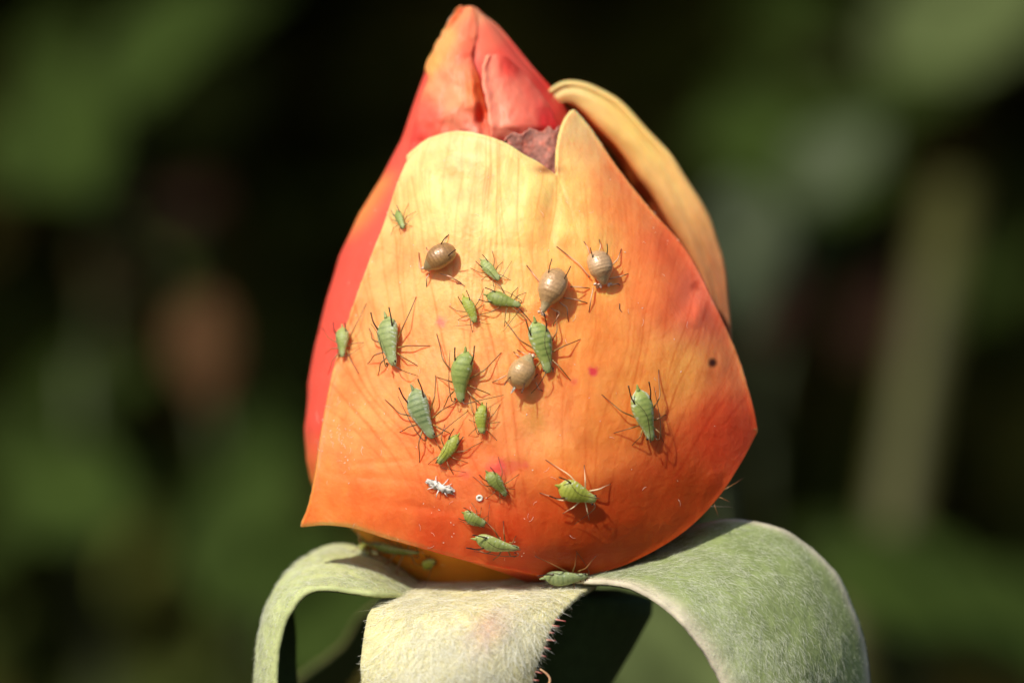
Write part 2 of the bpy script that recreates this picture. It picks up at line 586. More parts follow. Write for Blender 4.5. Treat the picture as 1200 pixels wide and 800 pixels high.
# --- inner petals: closed spiral loft
nth, nh = 160, 150
pys = np.linspace(704, 10, nh)
th = np.linspace(0, 2 * np.pi, nth, endpoint=False)
rows, ccols = [], []
for py in pys:
    cx, hw = core_half(py)
    cx, hw = float(cx), float(hw)
    px = cx + hw * np.cos(th)
    d = AX - hw * K * 0.8 * np.sin(th)
    G = WA(px, np.full(nth, py), d)
    wob = 1 + 0.02 * fbm(np.cos(th) * 3 + 5, np.sin(th) * 3 + py / 60, 21)
    c0 = np.array(W(cx, py, AX))
    G = c0 + (G - c0) * wob[:, None]
    rows.append(G)
    t = np.clip((620 - py) / 120, 0, 1)
    base = lin((238, 150, 50)) * (1 - t) + lin((246, 92, 74)) * t
    top = np.clip((130 - py) / 100, 0, 1)
    base = base * (1 - top) + lin((240, 98, 78)) * top
    cc = np.broadcast_to(base, (nth, 3)).copy()
    # the turned orange edge on the left flank
    e = np.exp(-((px - (452 - (py - 200) * 0.62)) / 16) ** 2) * np.clip((290 - py) / 30, 0, 1) * np.clip((py - 195) / 20, 0, 1)
    cc = cc * (1 - 0.75 * e[:, None]) + lin((250, 150, 76)) * 0.75 * e[:, None]
    ccols.append(cc * (1 + 0.10 * fbm(px / 20, np.full(nth, py / 60), 4))[:, None])
G = np.array(rows)
ids = np.arange(nth * nh).reshape(nh, nth)
idn = np.roll(ids, -1, axis=1)
F = np.stack([ids[:-1], idn[:-1], idn[1:], ids[1:]], -1).reshape(-1, 4)
V = G.reshape(-1, 3)
F = [tuple(f) for f in F.tolist()] + [tuple(range(nth - 1, -1, -1)), tuple(range((nh - 1) * nth, nh * nth))]
inner = part('inner_petal', V, F, np.array(ccols).reshape(-1, 3), M_INNER, recalc=True)


def petal_patch(name, bottom, top, left, right, nu, nv, depth, colors, th=0.35, mat=M_INNER, noise=0.1, label=None):
    g = coons(bottom, top, left, right, nu, nv)
    px, py = g[..., 0], g[..., 1]
    u = np.broadcast_to(np.linspace(0, 1, nu)[None], px.shape)
    v = np.broadcast_to(np.linspace(0, 1, nv)[:, None], px.shape)
    d = depth(px, py, u, v) + noise * fbm(px / 30, py / 45, 31) * 2
    Gp = WA(px, py, d)
    C = colors(px, py, u, v)
    Vv, Ff, Cc = sheet(Gp, th, C)
    o = part(name, Vv, Ff, Cc, mat)
    if label: o['label'] = label
    return o, Gp, px, py


# --- left inner petal at the tip with its rolled yellow lip
def cl(px, py, u, v):
    pts = [(503, 72, (255, 190, 105)), (520, 40, (255, 195, 115)), (538, 20, (252, 170, 110)), (548, 30, (250, 150, 110)), (552, 60, (246, 130, 95)),
           (525, 90, (252, 175, 125)), (535, 115, (254, 185, 130)), (560, 105, (246, 135, 70)), (565, 135, (240, 105, 60)), (540, 140, (252, 165, 125)),
           (500, 140, (250, 120, 95)), (485, 160, (248, 100, 85)), (550, 152, (253, 180, 150))]
    return rbf_colors(pts, px, py, 14) * np.array([0.95, 0.68, 0.70])

petal_patch('inner_petal', [(476, 190), (510, 195), (545, 195), (578, 190)], [(540, 12), (546, 8), (552, 8), (557, 11)],
            [(476, 190), (484, 150), (494, 112), (502, 92), (498, 79), (507, 60), (521, 35), (533, 18), (540, 12)],
            [(578, 190), (575, 155), (568, 120), (561, 90), (553, 66), (557, 45), (559, 25), (557, 11)], 50, 70,
            lambda px, py, u, v: core_depth(px, py, 0.9) + 1.6 * np.clip((py - 140) / 45, 0, 1) - 0.9 * np.sin(np.pi * u) * np.sin(np.pi * v) ** .5
            - 0.6 * np.exp(-((px - 553 + (py - 100) * -0.12) / 6) ** 2) * (py > 70) + 1.1 * np.exp(-((px - 562) / 9) ** 2 - ((py - 140) / 12) ** 2)
            - 0.5 * np.exp(-(u / 0.14) ** 2) + 0.9 * fbm(px / 24 + 3, py / 30, 12) + 0.6 * fbm(px / 9, py / 12, 13), cl, 0.35, label='pink inner petal with a rolled yellow lip at the tip of the bud')


# --- folded red petal right of the crease
def cr(px, py, u, v):
    pts = [(568, 80, (255, 176, 140)), (580, 120, (255, 176, 140)), (585, 150, (255, 176, 140)), (605, 110, (254, 150, 118)), (620, 140, (252, 140, 112)),
           (640, 140, (236, 62, 60)), (620, 105, (250, 120, 96)), (650, 150, (205, 50, 42)), (600, 75, (242, 86, 70))]
    return rbf_colors(pts, px, py, 14) * np.array([0.95, 0.68, 0.70])

petal_patch('inner_petal', [(578, 185), (610, 200), (640, 205), (664, 190)], [(572, 66), (582, 64), (592, 66), (600, 72)],
            [(578, 185), (576, 158), (571, 120), (566, 85), (572, 66)], [(664, 190), (655, 150), (640, 118), (620, 92), (600, 72)], 44, 56,
            lambda px, py, u, v: core_depth(px, py, 1.5) + 1.7 * np.clip((py - 148) / 35, 0, 1) + 0.9 * u ** 2 - 0.7 * np.exp(-(u / 0.10) ** 2) - 0.35 * np.sin(np.pi * u) + 0.7 * fbm(px / 26, py / 34, 22) + 0.45 * fbm(px / 9, py / 12, 23), cr, 0.35,
            label='red inner petal with a folded pink edge beside the crease')


# --- dark red petal behind it, forming the upper right outline
petal_patch('inner_petal', [(560, 120), (600, 140), (640, 150), (672, 148)], [(548, 14), (553, 9), (557, 9), (561, 13)],
            [(560, 120), (556, 90), (554, 60), (553, 35), (548, 14)], [(672, 148), (661, 122), (645, 103), (622, 77), (602, 52), (583, 30), (561, 13)], 40, 50,
            lambda px, py, u, v: core_depth(px, py, 0.45) + 0.2 * u - 0.25 * np.sin(np.pi * u),
            lambda px, py, u, v: rbf_colors([(556, 20, (250, 150, 110)), (565, 40, (248, 112, 86)), (600, 70, (242, 88, 72)), (640, 120, (222, 60, 50)), (660, 145, (190, 50, 34)), (560, 100, (225, 70, 50))], px, py, 15),
            0.3, label='dark red inner petal closing the right side of the tip')


# --- cream petal standing behind on the right: rolled rim
rim = curve2([(636, 124), (652, 112), (668, 108), (692, 117), (727, 147), (771, 200), (797, 240), (820, 282), (837, 330), (846, 385), (848, 440)], 110)
wid = np.interp(np.linspace(0, 1, 110), [0, .08, .2, .4, .6, .8, 1], [7, 13, 20, 25, 22, 14, 7]) * (1 + 0.05 * np.sin(np.linspace(0, 13, 110)) + 0.03 * np.sin(np.linspace(0, 37, 110)))
tan = np.gradient(rim, axis=0)
tan /= np.linalg.norm(tan, axis=1, keepdims=True)
nrm2 = np.stack([-tan[:, 1], tan[:, 0]], -1)        # pixel-space, pointing down-left (inside) or up-right
if (nrm2 @ np.array([1, -1])).mean() < 0:
    nrm2 = -nrm2                                    # outward: right/up
prof_a = np.linspace(-0.15 * np.pi, 1.02 * np.pi, 26)
Gr = np.zeros((110, 34, 3))
for i in range(110):
    dd = 12.5 + 3.5 * np.interp(i / 109, [0, .5, 1], [0.6, 0.2, 0.0])
    k = 0
    # inner wall, running deep between the petals
    for q in np.linspace(1, 0, 4, endpoint=False):
        off = -wid[i] * (1 + 0.5 * q)
        p = rim[i] + nrm2[i] * off
        Gr[i, k] = W(p[0], p[1], dd + 4.5 * q + 0.2)
        k += 1
    for a in np.linspace(0, np.pi, 22):
        off = -wid[i] * math.cos(a)
        p = rim[i] + nrm2[i] * off
        Gr[i, k] = W(p[0], p[1], dd - wid[i] * K * 0.62 * math.sin(a) ** .8 + 0.30 * math.exp(-((a - 1.75 - .3 * math.sin(i * .06)) / .22) ** 2) - 0.22 * math.exp(-((a - 2.5) / .25) ** 2) + 0.5 * float(fbm(np.array(i * .09), np.array(a * 1.3), 66)))
        k += 1
    for q in np.linspace(0, 1, 9)[1:]:
        p = rim[i] + nrm2[i] * (wid[i] * (1 - 0.25 * q - 1.3 * q * q))
        Gr[i, k] = W(p[0], p[1], dd + 13 * q)
        k += 1
ii = np.broadcast_to(np.linspace(0, 1, 110)[:, None], (110, 34))
kk = np.broadcast_to(np.arange(34)[None], (110, 34))
crim = rbf_colors([(0.02, .5, (232, 205, 130)), (.3, .5, (244, 202, 110)), (.5, .5, (236, 192, 112)), (.58, .5, (214, 156, 90)), (.70, .5, (176, 118, 74)), (.85, .5, (150, 96, 60)), (1, .5, (150, 98, 66)),  # lower end of the rim darkened: shade put into the colour
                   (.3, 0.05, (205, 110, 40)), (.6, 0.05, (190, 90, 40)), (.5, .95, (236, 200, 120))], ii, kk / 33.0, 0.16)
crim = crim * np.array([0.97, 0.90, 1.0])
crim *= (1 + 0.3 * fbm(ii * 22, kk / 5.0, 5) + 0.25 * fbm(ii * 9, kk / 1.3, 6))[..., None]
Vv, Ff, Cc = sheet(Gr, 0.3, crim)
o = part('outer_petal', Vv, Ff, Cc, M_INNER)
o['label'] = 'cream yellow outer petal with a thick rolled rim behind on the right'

# --- the big front petal
P_LEFT = [(353, 617), (362, 594), (369, 563), (375, 520), (382, 480), (394, 425), (411, 370), (431, 312), (450, 262), (464, 219), (474, 194)]
P_TOP = [(474, 194), (484, 178), (497, 166), (512, 159), (535, 155), (563, 159), (592, 169), (612, 182), (630, 191), (645, 201), (653, 205), (654, 190), (655, 170), (661, 146), (672, 128)]
P_RIGHT = [(888, 505), (881, 472), (862, 412), (832, 347), (802, 292), (762, 246), (722, 196), (692, 152), (672, 128)]
P_BOT = [(353, 617), (382, 615), (415, 619), (450, 630), (490, 641), (540, 655), (590, 665), (640, 674), (690, 673), (745, 656), (800, 624), (840, 585), (868, 543), (888, 505)]
NU, NV = 400, 400
g = coons(P_BOT, P_TOP, P_LEFT, P_RIGHT, NU, NV)
FPX, FPY = g[..., 0], g[..., 1]

fl_y = [128, 187, 260, 370, 480, 560, 617, 675]
fl_l = [560, 474, 450, 420, 386, 368, 353, 340]
fl_r = [672, 715, 772, 845, 884, 890, 885, 860]


def front_depth(px, py):
    l = np.interp(py, fl_y, fl_l)
    r = np.interp(py, fl_y, fl_r)
    cx, hw = (l + r) / 2, (r - l) / 2
    t = np.clip((px - cx) / hw, -1, 1)
    A = np.interp(py, [120, 155, 200, 270, 350, 430, 500, 560, 610, 640, 660, 676], [7.4, 6.2, 4.6, 2.6, 1.1, 0.3, 0, 0.1, 0.8, 1.7, 3.0, 5.4])
    Wd = hw * K * 0.86
    flat = np.where(t < 0, 0.80 - 0.30 * np.clip((py - 380) / 200, 0, 1), 0.80)
    d = A + Wd * flat * (1 - np.sqrt(1 - (0.93 * t) ** 2))
    # left lower corner flares forward and out
    e = np.clip((430 - px) / 80, 0, 1) * np.clip((py - 520) / 90, 0, 1)
    d = d - 0.8 * e
    return d


def smooth2(d, n):
    for _ in range(n):
        p = np.pad(d, 1, mode='edge')
        d = (p[:-2, 1:-1] + p[2:, 1:-1] + p[1:-1, :-2] + p[1:-1, 2:]) / 4
    return d


d = smooth2(front_depth(FPX, FPY), 60)
# creases and bulges of this petal
def ridge(x0, y0, x1, y1, w, amp):
    L = math.hypot(x1 - x0, y1 - y0)
    s = ((FPX - x0) * (x1 - x0) + (FPY - y0) * (y1 - y0)) / L ** 2
    dist = np.abs((FPX - x0) * (y1 - y0) - (FPY - y0) * (x1 - x0)) / L
    return amp * np.exp(-(dist / w) ** 2) * np.clip(1 - (2 * s - 1) ** 2, 0, 1)

d = d - ridge(500, 175, 560, 205, 14, -0.0) - ridge(505, 168, 590, 190, 12, 0.28) + ridge(500, 205, 560, 212, 9, 0.22)
d = d + ridge(655, 205, 640, 300, 10, 0.35) - ridge(625, 200, 610, 290, 16, 0.35) - ridge(690, 190, 700, 320, 18, 0.3)
d = d + ridge(380, 556, 520, 566, 5, 0.07) + ridge(400, 545, 500, 538, 4, 0.06) + ridge(420, 585, 560, 604, 6, 0.08) + ridge(395, 505, 470, 512, 4, 0.05)
d = d + ridge(580, 440, 640, 560, 16, 0.3) + ridge(610, 560, 560, 520, 12, 0.22) - ridge(560, 560, 620, 520, 15, 0.2)
d = d + ridge(815, 320, 800, 375, 11, 0.25) - ridge(828, 345, 812, 385, 7, 0.2)
d = d + 0.35 * fbm(FPX / 70, FPY / 110, 2) + 0.16 * fbm(FPX / 24, FPY / 36, 9) + 0.09 * fbm(FPX / 11, FPY / 17, 8)

# veins: a fan of wandering, forking lines from the petal's base up to its margin
vein = np.zeros_like(d)
vr = random.Random(3)
def vein_dir(x, y):
    f = np.clip((x - 632) / 250, -1.2, 1.2)
    h = np.clip((680 - y) / 520, 0, 1)
    a = (1.25 if f < 0 else 0.85) * f * (1 - h) ** 1.2 + 0.10 * f - 0.25 * f * np.clip(h - .55, 0, 1)
    return a + 0.95 * float(fbm(np.array(x / 42), np.array(y / 62), 41))


def draw_vein(x, y, wdt, amp, length, depth=0, off=0.0):
    global vein
    pts = []
    ph = vr.uniform(0, 6)
    wig = [0.78 + 0.22 * math.sin(ph + 2 * math.pi * q / 40) for q in range(40)]
    n = int(length / 6)
    for i in range(n):
        pts.append((x, y))
        ang = vein_dir(x, y) + off
        off *= 0.9
        x += 6 * math.sin(ang)
        y -= 6 * math.cos(ang)
        if depth < 2 and vr.random() < 0.07 and i > 8:
            draw_vein(x, y, wdt * .85, amp * .85, length - 6 * i, depth + 1, vr.choice((-1, 1)) * vr.uniform(.35, .6))
    for k in range(len(pts) - 1):
        (x0, y0), (x1, y1) = pts[k], pts[k + 1]
        m = (np.abs(FPX - x0) < 13) & (np.abs(FPY - y0) < 13)
        if not m.any(): continue
        qx, qy = FPX[m], FPY[m]
        q = np.clip(((qx - x0) * (x1 - x0) + (qy - y0) * (y1 - y0)) / 36.0, 0, 1)
        dist = np.hypot(qx - x0 - q * (x1 - x0), qy - y0 - q * (y1 - y0))
        fade = min(1, k / 12) * wig[k % 40]
        vein[m] = np.maximum(vein[m], amp * fade * np.exp(-(dist / wdt) ** 2))

for k in range(19):
    f = (k + vr.uniform(-.3, .3)) / 18 * 2 - 1
    x0 = 632 + f * 150
    y0 = 665 - 60 * abs(f) ** 1.5 - vr.uniform(0, 30)
    draw_vein(x0, y0, vr.uniform(1.2, 1.9), vr.uniform(.35, .95), vr.uniform(330, 600))
d = d + 0.010 * vein

FCOL = [(540, 178, (252, 222, 156)), (505, 195, (252, 214, 140)), (590, 230, (252, 218, 138)), (625, 265, (250, 210, 120)), (545, 300, (254, 218, 138)), (480, 300, (253, 190, 118)),
        (560, 240, (254, 222, 138)), (500, 245, (254, 214, 135)), (690, 160, (252, 200, 130)), (665, 220, (252, 205, 118)), (725, 232, (247, 150, 82)), (690, 270, (250, 185, 98)), (780, 290, (234, 108, 62)), (740, 205, (244, 132, 80)),
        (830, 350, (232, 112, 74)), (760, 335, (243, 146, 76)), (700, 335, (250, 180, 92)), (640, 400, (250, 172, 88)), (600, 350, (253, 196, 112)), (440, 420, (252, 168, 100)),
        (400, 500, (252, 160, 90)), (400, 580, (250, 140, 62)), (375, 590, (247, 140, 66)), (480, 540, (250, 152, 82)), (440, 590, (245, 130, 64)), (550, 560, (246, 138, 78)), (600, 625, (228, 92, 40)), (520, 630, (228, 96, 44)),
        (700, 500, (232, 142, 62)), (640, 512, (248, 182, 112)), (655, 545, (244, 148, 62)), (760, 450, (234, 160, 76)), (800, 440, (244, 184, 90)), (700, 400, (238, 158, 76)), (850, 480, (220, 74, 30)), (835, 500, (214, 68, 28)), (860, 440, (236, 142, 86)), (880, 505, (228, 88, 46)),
        (800, 560, (180, 70, 18)), (720, 600, (182, 68, 18)), (750, 640, (168, 66, 14)), (650, 600, (208, 86, 28)), (660, 660, (172, 64, 18)), (570, 450, (252, 176, 104)), (500, 420, (253, 182, 110)), (520, 500, (252, 164, 94)),  # lower right samples carry painted shade, darker than the petal's own orange
        (810, 350, (220, 82, 44)), (826, 345, (238, 140, 110))]
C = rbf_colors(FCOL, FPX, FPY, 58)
mot = fbm(FPX / 30, FPY / 44, 77) + 0.9 * fbm(FPX / 13, FPY / 19, 78)
C = C * (1 + np.stack([0.12 * mot, 0.48 * mot, 0.62 * mot], -1))
streak = fbm(FPX / 7, FPY / 60, 17)
C = C * (1 + np.stack([0.05 * streak, 0.16 * streak, 0.2 * streak], -1))
cellx, celly = FPX / 17 + 1.6 * fbm(FPX / 30, FPY / 30, 91), FPY / 30 + 1.6 * fbm(FPX / 34, FPY / 34, 92)
net = np.exp(-(np.abs(fbm(cellx, celly, 93, 2)) / 0.016) ** 2) * np.clip(0.6 + 2 * fbm(FPX / 40, FPY / 40, 94), 0, 1)
C = C * (1 - net[..., None] * np.array([0.04, 0.13, 0.20]))
veintint = np.array([0.12, 0.36, 0.50])
C = C * (1 - vein[..., None] * veintint * 1.0)


def blotch(x, y, r, c, a, ragged=0.5):
    global C
    q = np.hypot(FPX - x, (FPY - y)) / r + ragged * fbm(FPX / 5, FPY / 5, int(x + y)) * 2
    w = a * np.clip(1.4 - q, 0, 1)[..., None]
    w = w * w * (3 - 2 * w)
    C = C * (1 - w) + lin(c) * w

blotch(583, 549, 13, (232, 78, 92), .6)
blotch(604, 545, 9, (234, 96, 96), .4)
blotch(695, 435, 6, (220, 60, 80), .8)
blotch(672, 448, 5, (225, 90, 80), .5)
blotch(517, 377, 7, (238, 120, 120), .6)
blotch(545, 556, 7, (230, 92, 96), .4)
blotch(616, 545, 6, (236, 96, 86), .5)
blotch(627, 492, 17, (205, 150, 62), .5)
blotch(622, 470, 12, (214, 158, 76), .45)
blotch(835, 425, 5.5, (74, 30, 14), 1.0, .15)
blotch(815, 335, 7, (170, 60, 34), .6)
blotch(842, 350, 9, (250, 190, 160), .4)
# a thin paler rim and browned notch
vv = np.linspace(0, 1, NV)[:, None]
edge = np.exp(-((1 - vv) / 0.008) ** 2) * np.ones_like(d)
C = C * (1 - 0.3 * edge[..., None]) + lin((255, 214, 140)) * 0.3 * edge[..., None]
nb = np.exp(-((FPX - 642) / 16) ** 2 - ((FPY - 199) / 5) ** 2)[..., None]
C = C * (1 - 0.75 * nb) + lin((120, 62, 36)) * 0.75 * nb
C = np.clip(C, 0.004, 0.92)
C = C * np.array([0.97, 0.87, 0.90])
C[..., 1] = np.minimum(C[..., 1], 0.73 * C[..., 0])

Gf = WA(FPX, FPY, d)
# extra rows: the lower right of the petal rolls under to its base
nroll = 16
i0 = 150                                          # first column that rolls
bot = Gf[0]
baseP = WA(np.linspace(585, 690, NU), np.full(NU, 694.0), np.full(NU, 11.5))
w = np.clip((np.arange(NU) - 120) / 90.0, 0, 1)
w = w * w * (3 - 2 * w)
R = []
for q in np.linspace(0, 1, nroll + 1)[1:]:
    tgt = bot * (1 - q) + baseP * q
    bulge = math.sin(math.pi * q)
    tgt = tgt + bulge * np.array([0.0, 1.5, -0.25])
    short = bot + np.array([0.02, 0.45, -0.04]) * q
    R.append(short * (1 - w[:, None]) + tgt * w[:, None])
Gall = np.concatenate([np.array(R[::-1]), Gf], 0)
Call = np.concatenate([np.repeat(C[:1], nroll, 0), C], 0)
eu = np.minimum(np.arange(NU), NU - 1 - np.arange(NU))[None, :] / 60.0
ev = np.minimum(np.arange(NV + nroll) + 20, NV + nroll - 1 - np.arange(NV + nroll))[:, None] / 60.0
thk = 0.42 + 0.8 * np.clip(np.minimum(eu, ev), 0, 1)
rowk = np.clip((nroll + 6 - np.arange(NV + nroll)) / 8.0, 0, 1)[:, None] * (1 - w[None, :])
thk = thk * (1 - rowk) + 0.14 * rowk
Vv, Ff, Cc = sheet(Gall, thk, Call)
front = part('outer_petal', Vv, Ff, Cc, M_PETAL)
front['label'] = 'large peach and orange outer petal facing the viewer, torn at the top'

# --- withered brown scrap in the notch
def cw(px, py, u, v):
    n = fbm(px / 4, py / 4, 61)
    a = lin((160, 108, 94)) * np.ones(px.shape + (3,))
    return np.clip(a * (1 + 1.3 * n[..., None]) + lin((150, 62, 40)) * (np.clip(fbm(px / 7, py / 7, 5) * 4, 0, 1))[..., None] * .8, 0.01, .8)

wo_, _, _, _ = petal_patch('withered_edge', [(580, 172), (605, 186), (630, 202), (655, 212)], [(592, 168), (601, 156), (612, 159), (622, 151), (634, 155), (643, 148), (650, 153), (657, 146)],
            [(580, 172), (584, 171), (588, 170), (592, 168)], [(655, 212), (656, 190), (657, 168), (657, 146)], 60, 30,
            lambda px, py, u, v: core_depth(px, py, 1.7) - 0.5 * np.sin(u * 9) * 0.6 - 0.6 * v + 0.45 * fbm(px / 9, py / 9, 3), cw, 0.25, M_WITHER, 0.35)

# --- hip and stem
hy_ = [690, 700, 720, 760, 800, 840, 870, 900, 930]
hcx = [605, 605, 606, 606, 606, 606, 606, 606, 606]
hhw = [120, 160, 158, 136, 112, 84, 58, 36, 27]
rows = []
for py, cx, hw in zip(*[np.interp(np.linspace(690, 930, 40), hy_, a) for a in (hy_, hcx, hhw)]):
    px = cx + hw * np.cos(th[::4])
    rows.append(WA(px, np.full(40, py), 16 - hw * K * 0.85 * np.sin(th[::4])))
G = np.array(rows)
ids = np.arange(1600).reshape(40, 40)
idn = np.roll(ids, -1, 1)
F = np.stack([ids[:-1], ids[1:], idn[1:], idn[:-1]], -1).reshape(-1, 4)
F = [tuple(f) for f in F.tolist()] + [tuple(range(39, -1, -1)), tuple(range(1560, 1600))]
part('hip', G.reshape(-1, 3), F, np.broadcast_to([0.045, 0.075, 0.022], (1600, 3)), M_SEPAL, recalc=True)
sp = curve2([W(606, 915, 16), W(608, 1100, 18), W(600, 2000, 30), (0, 60, -420), (-10, 90, zground(-10, 90) - 3)], 60)
V, F = tube(sp, np.linspace(1.9, 3.4, 60), 12)
part('stem', V, F, np.broadcast_to([0.06, 0.085, 0.03], (len(V), 3)), M_STEM)


# --- sepals
def sepal(edgeA, mid, edgeB, colors, nu=40, nv=90, th=0.5, label=None, face=(0, -1, 0.4)):
    """edges and midrib: lists of (px, py, d) from base to tip"""
    A, Mm, B = (curve2([W(*p) for p in e], nv) for e in (edgeA, mid, edgeB))
    u = np.linspace(0, 1, nu)[None, :, None]
    ctrl = 2 * Mm - 0.5 * (A + B)
    G = A[:, None] * (1 - u) ** 2 + 2 * ctrl[:, None] * u * (1 - u) + B[:, None] * u ** 2
    uu = np.broadcast_to(u[..., 0], G.shape[:2])
    vv_ = np.broadcast_to(np.linspace(0, 1, nv)[:, None], G.shape[:2])
    N = grid_normals(G)
    G = G + N * (0.5 * fbm(uu * 5, vv_ * 9, 14) + 0.15 * fbm(uu * 20, vv_ * 40, 15))[..., None]
    C = colors(uu, vv_) * (1 + 0.5 * fbm(uu * 12, vv_ * 26, 19))[..., None]
    V, F, Cc = sheet(G, th, C, face=face, back_cols=np.broadcast_to([0.055, 0.09, 0.028], C.shape))
    o = part('sepal', V, F, Cc, M_SEPAL)
    if label: o['label'] = label
    N = grid_normals(G)
    if (N @ np.asarray(face, float)).mean() < 0: N = -N
    return o, G, N, C


def fuzz(parent, G, N, n, length, width, lift, cfun, seed, vmax=1.0, wild=0.6, name='hair'):
    r = np.random.default_rng(seed)
    nv, nu = G.shape[:2]
    fu = r.uniform(0, 1, n) * (nu - 1.001)
    fv = r.uniform(0, vmax, n) * (nv - 1.001)
    dens = fbm(fu / nu * 9 + seed, fv / nv * 14, seed + 50, 3) * 2.6 + .62
    keep = r.uniform(0, 1, n) < np.clip(dens, .12, 1)
    fu, fv = fu[keep], fv[keep]
    n = len(fu)
    iu, iv = fu.astype(int), fv.astype(int)
    a, b = (fu - iu)[:, None], (fv - iv)[:, None]
    P = (G[iv, iu] * (1 - a) + G[iv, iu + 1] * a) * (1 - b) + (G[iv + 1, iu] * (1 - a) + G[iv + 1, iu + 1] * a) * b
    Nn = N[iv, iu]
    dv = G[np.minimum(iv + 1, nv - 1), iu] - G[iv, iu]
    dv /= np.maximum(np.linalg.norm(dv, axis=1, keepdims=True), 1e-9)
    du = np.cross(Nn, dv)
    ang = r.normal(0, wild, n)
    T = dv * np.cos(ang)[:, None] + du * np.sin(ang)[:, None]
    Bn = np.cross(Nn, T)
    ed = np.clip(np.minimum(fu, nu - 1 - fu) / (nu * .12), .16, 1)
    L = (r.uniform(.5, 1.3, n) * ed)[:, None] * length
    bend = r.normal(0, .35, n)[:, None]
    lf = r.uniform(.2, 1.2, n)[:, None] * lift
    pts = [P - Nn * 0.03,
           P + T * L * .33 + Nn * lf * .6 + Bn * bend * L * .10,
           P + T * L * .68 + Nn * lf * .9 + Bn * bend * L * .35,
           P + T * L + Nn * lf * r.uniform(.3, 1.2, n)[:, None] + Bn * bend * L * .8]
    wv = Bn * .8 + Nn * r.uniform(-.6, .6, n)[:, None]
    ws_ = [width, width * .9, width * .7, width * .12]
    V = []
    for p, w_ in zip(pts, ws_):
        V += [p - wv * w_ / 2, p + wv * w_ / 2]
    V = np.stack(V, 1).reshape(-1, 3)
    base = np.arange(n)[:, None] * 8
    F = np.concatenate([base + np.array([[k, k + 1, k + 3, k + 2]]) for k in (0, 2, 4)], 0)
    c = cfun(r, n, fu / (nu - 1), fv / (nv - 1))
    o = part(name, V, F, np.repeat(c, 8, 0), M_FUZZ, parent)
    o['kind'] = 'stuff'
    return o


def creamhair(lo, hi):
    def f(r, n, u, v):
        t = r.uniform(0, 1, n)[:, None]
        c = lin(lo) * (1 - t) + lin(hi) * t
        # one rosy stain on the front sepal is kept by the caller
        return c
    return f


# front sepal
def csep(u, v):
    c = np.zeros(u.shape + (3,))
    c[:] = lin((210, 202, 148))
    q = np.exp(-((u - .62) / .09) ** 2 - ((v - .33) / .05) ** 2)[..., None]
    return c * (1 - .4 * q) + lin((214, 130, 130)) * .4 * q

SA = [(484, 682, 11), (458, 693, 7), (436, 713, 3.5), (426, 745, 0.5), (424, 790, -0.8), (428, 860, -.5), (460, 950, 2), (505, 1060, 6)]
SM = [(582, 679, 11), (577, 687, 6.8), (569, 697, 3.4), (556, 714, -.6), (544, 748, -3.2), (532, 795, -4.2), (522, 860, -3.6), (515, 960, -1), (512, 1080, 6)]
SB = [(690, 674, 12), (697, 681, 7), (678, 696, 3.4), (650, 728, 0), (630, 780, -1.6), (612, 850, -1.4), (570, 950, 2), (518, 1065, 6)]
s1, G1, N1, _ = sepal(SA, SM, SB, csep, 60, 120, 0.6, 'cream woolly sepal bent down towards the viewer')


def c1(r, n, u, v):
    t = r.uniform(0, 1, n)[:, None]
    c = lin((236, 230, 190)) * (1 - t) + lin((255, 255, 250)) * t
    q = np.exp(-((u - .62) / .085) ** 2 - ((v - .33) / .045) ** 2)[:, None]
    return c * (1 - .32 * q) + lin((224, 150, 150)) * .32 * q

fuzz(s1, G1, N1, 26000, 2.2, 0.034, 0.15, c1, 3, 0.75, 0.95)
# red gland hairs along the right edge of the front sepal
Eb = G1[:, -1]
def gland(parent, p, direction, length, curl=0.0):
    direction = np.asarray(direction, float)
    direction /= np.linalg.norm(direction)
    pts = np.array([p + direction * length * t + np.array([0, 0, curl]) * t * t for t in np.linspace(-.1, 1, 7)])
    mb = MB()
    V, F = tube(pts, np.linspace(.10, .045, 7), 6)
    cc = np.linspace(0, 1, 7)[:, None] * (lin((150, 70, 62)) - lin((226, 168, 150))) + lin((226, 168, 150))
    mb.add(V, F, np.repeat(cc, 6, 0))
    V2, F2 = ball(pts[-1], (.085, .085, .085), 8, 5)
    mb.add(V2, F2, lin((112, 44, 40)))
    me = mb.data('gland_hair', M_GLAND)
    me.transform(Matrix.Translation(-hip_base * S))
    return link('gland_hair', me, parent)


def ball(c, r, nseg=10, nring=7):
    c = np.asarray(c, float)
    r = np.broadcast_to(np.asarray(r, float), (3,))
    V = [c + r * np.array([0, 0, 1])]
    for i in range(1, nring):
        a = math.pi * i / nring
        for j in range(nseg):
            b = 2 * math.pi * j / nseg
            V.append(c + r * np.array([math.sin(a) * math.cos(b), math.sin(a) * math.sin(b), math.cos(a)]))
    V.append(c - r * np.array([0, 0, 1]))
    F = [(0, 1 + j, 1 + (j + 1) % nseg) for j in range(nseg)]
    for i in range(nring - 2):
        for j in range(nseg):
            a, b = 1 + i * nseg + j, 1 + i * nseg + (j + 1) % nseg
            F.append((a, a + nseg, b + nseg, b))
    e = len(V) - 1
    F += [(e, e - nseg + (j + 1) % nseg, e - nseg + j) for j in range(nseg)]
    return np.array(V), F


for i, (py, ln) in enumerate([(724, .75), (733, .5), (742, .3), (751, .65), (760, .45), (769, .35), (786, .5), (795, .4)]):
    zt = np.array([p[2] for p in Eb])
    k = int(np.argmin(np.abs(np.array([400 - p[2] / K / ((D + p[1]) / D) for p in Eb]) - py)))
    gland(s1, Eb[k], (1, -.1, rnd.uniform(-.35, -.05)), ln)
k = int(np.argmin(np.abs(np.array([400 - p[2] / K / ((D + p[1]) / D) for p in Eb]) - 796)))
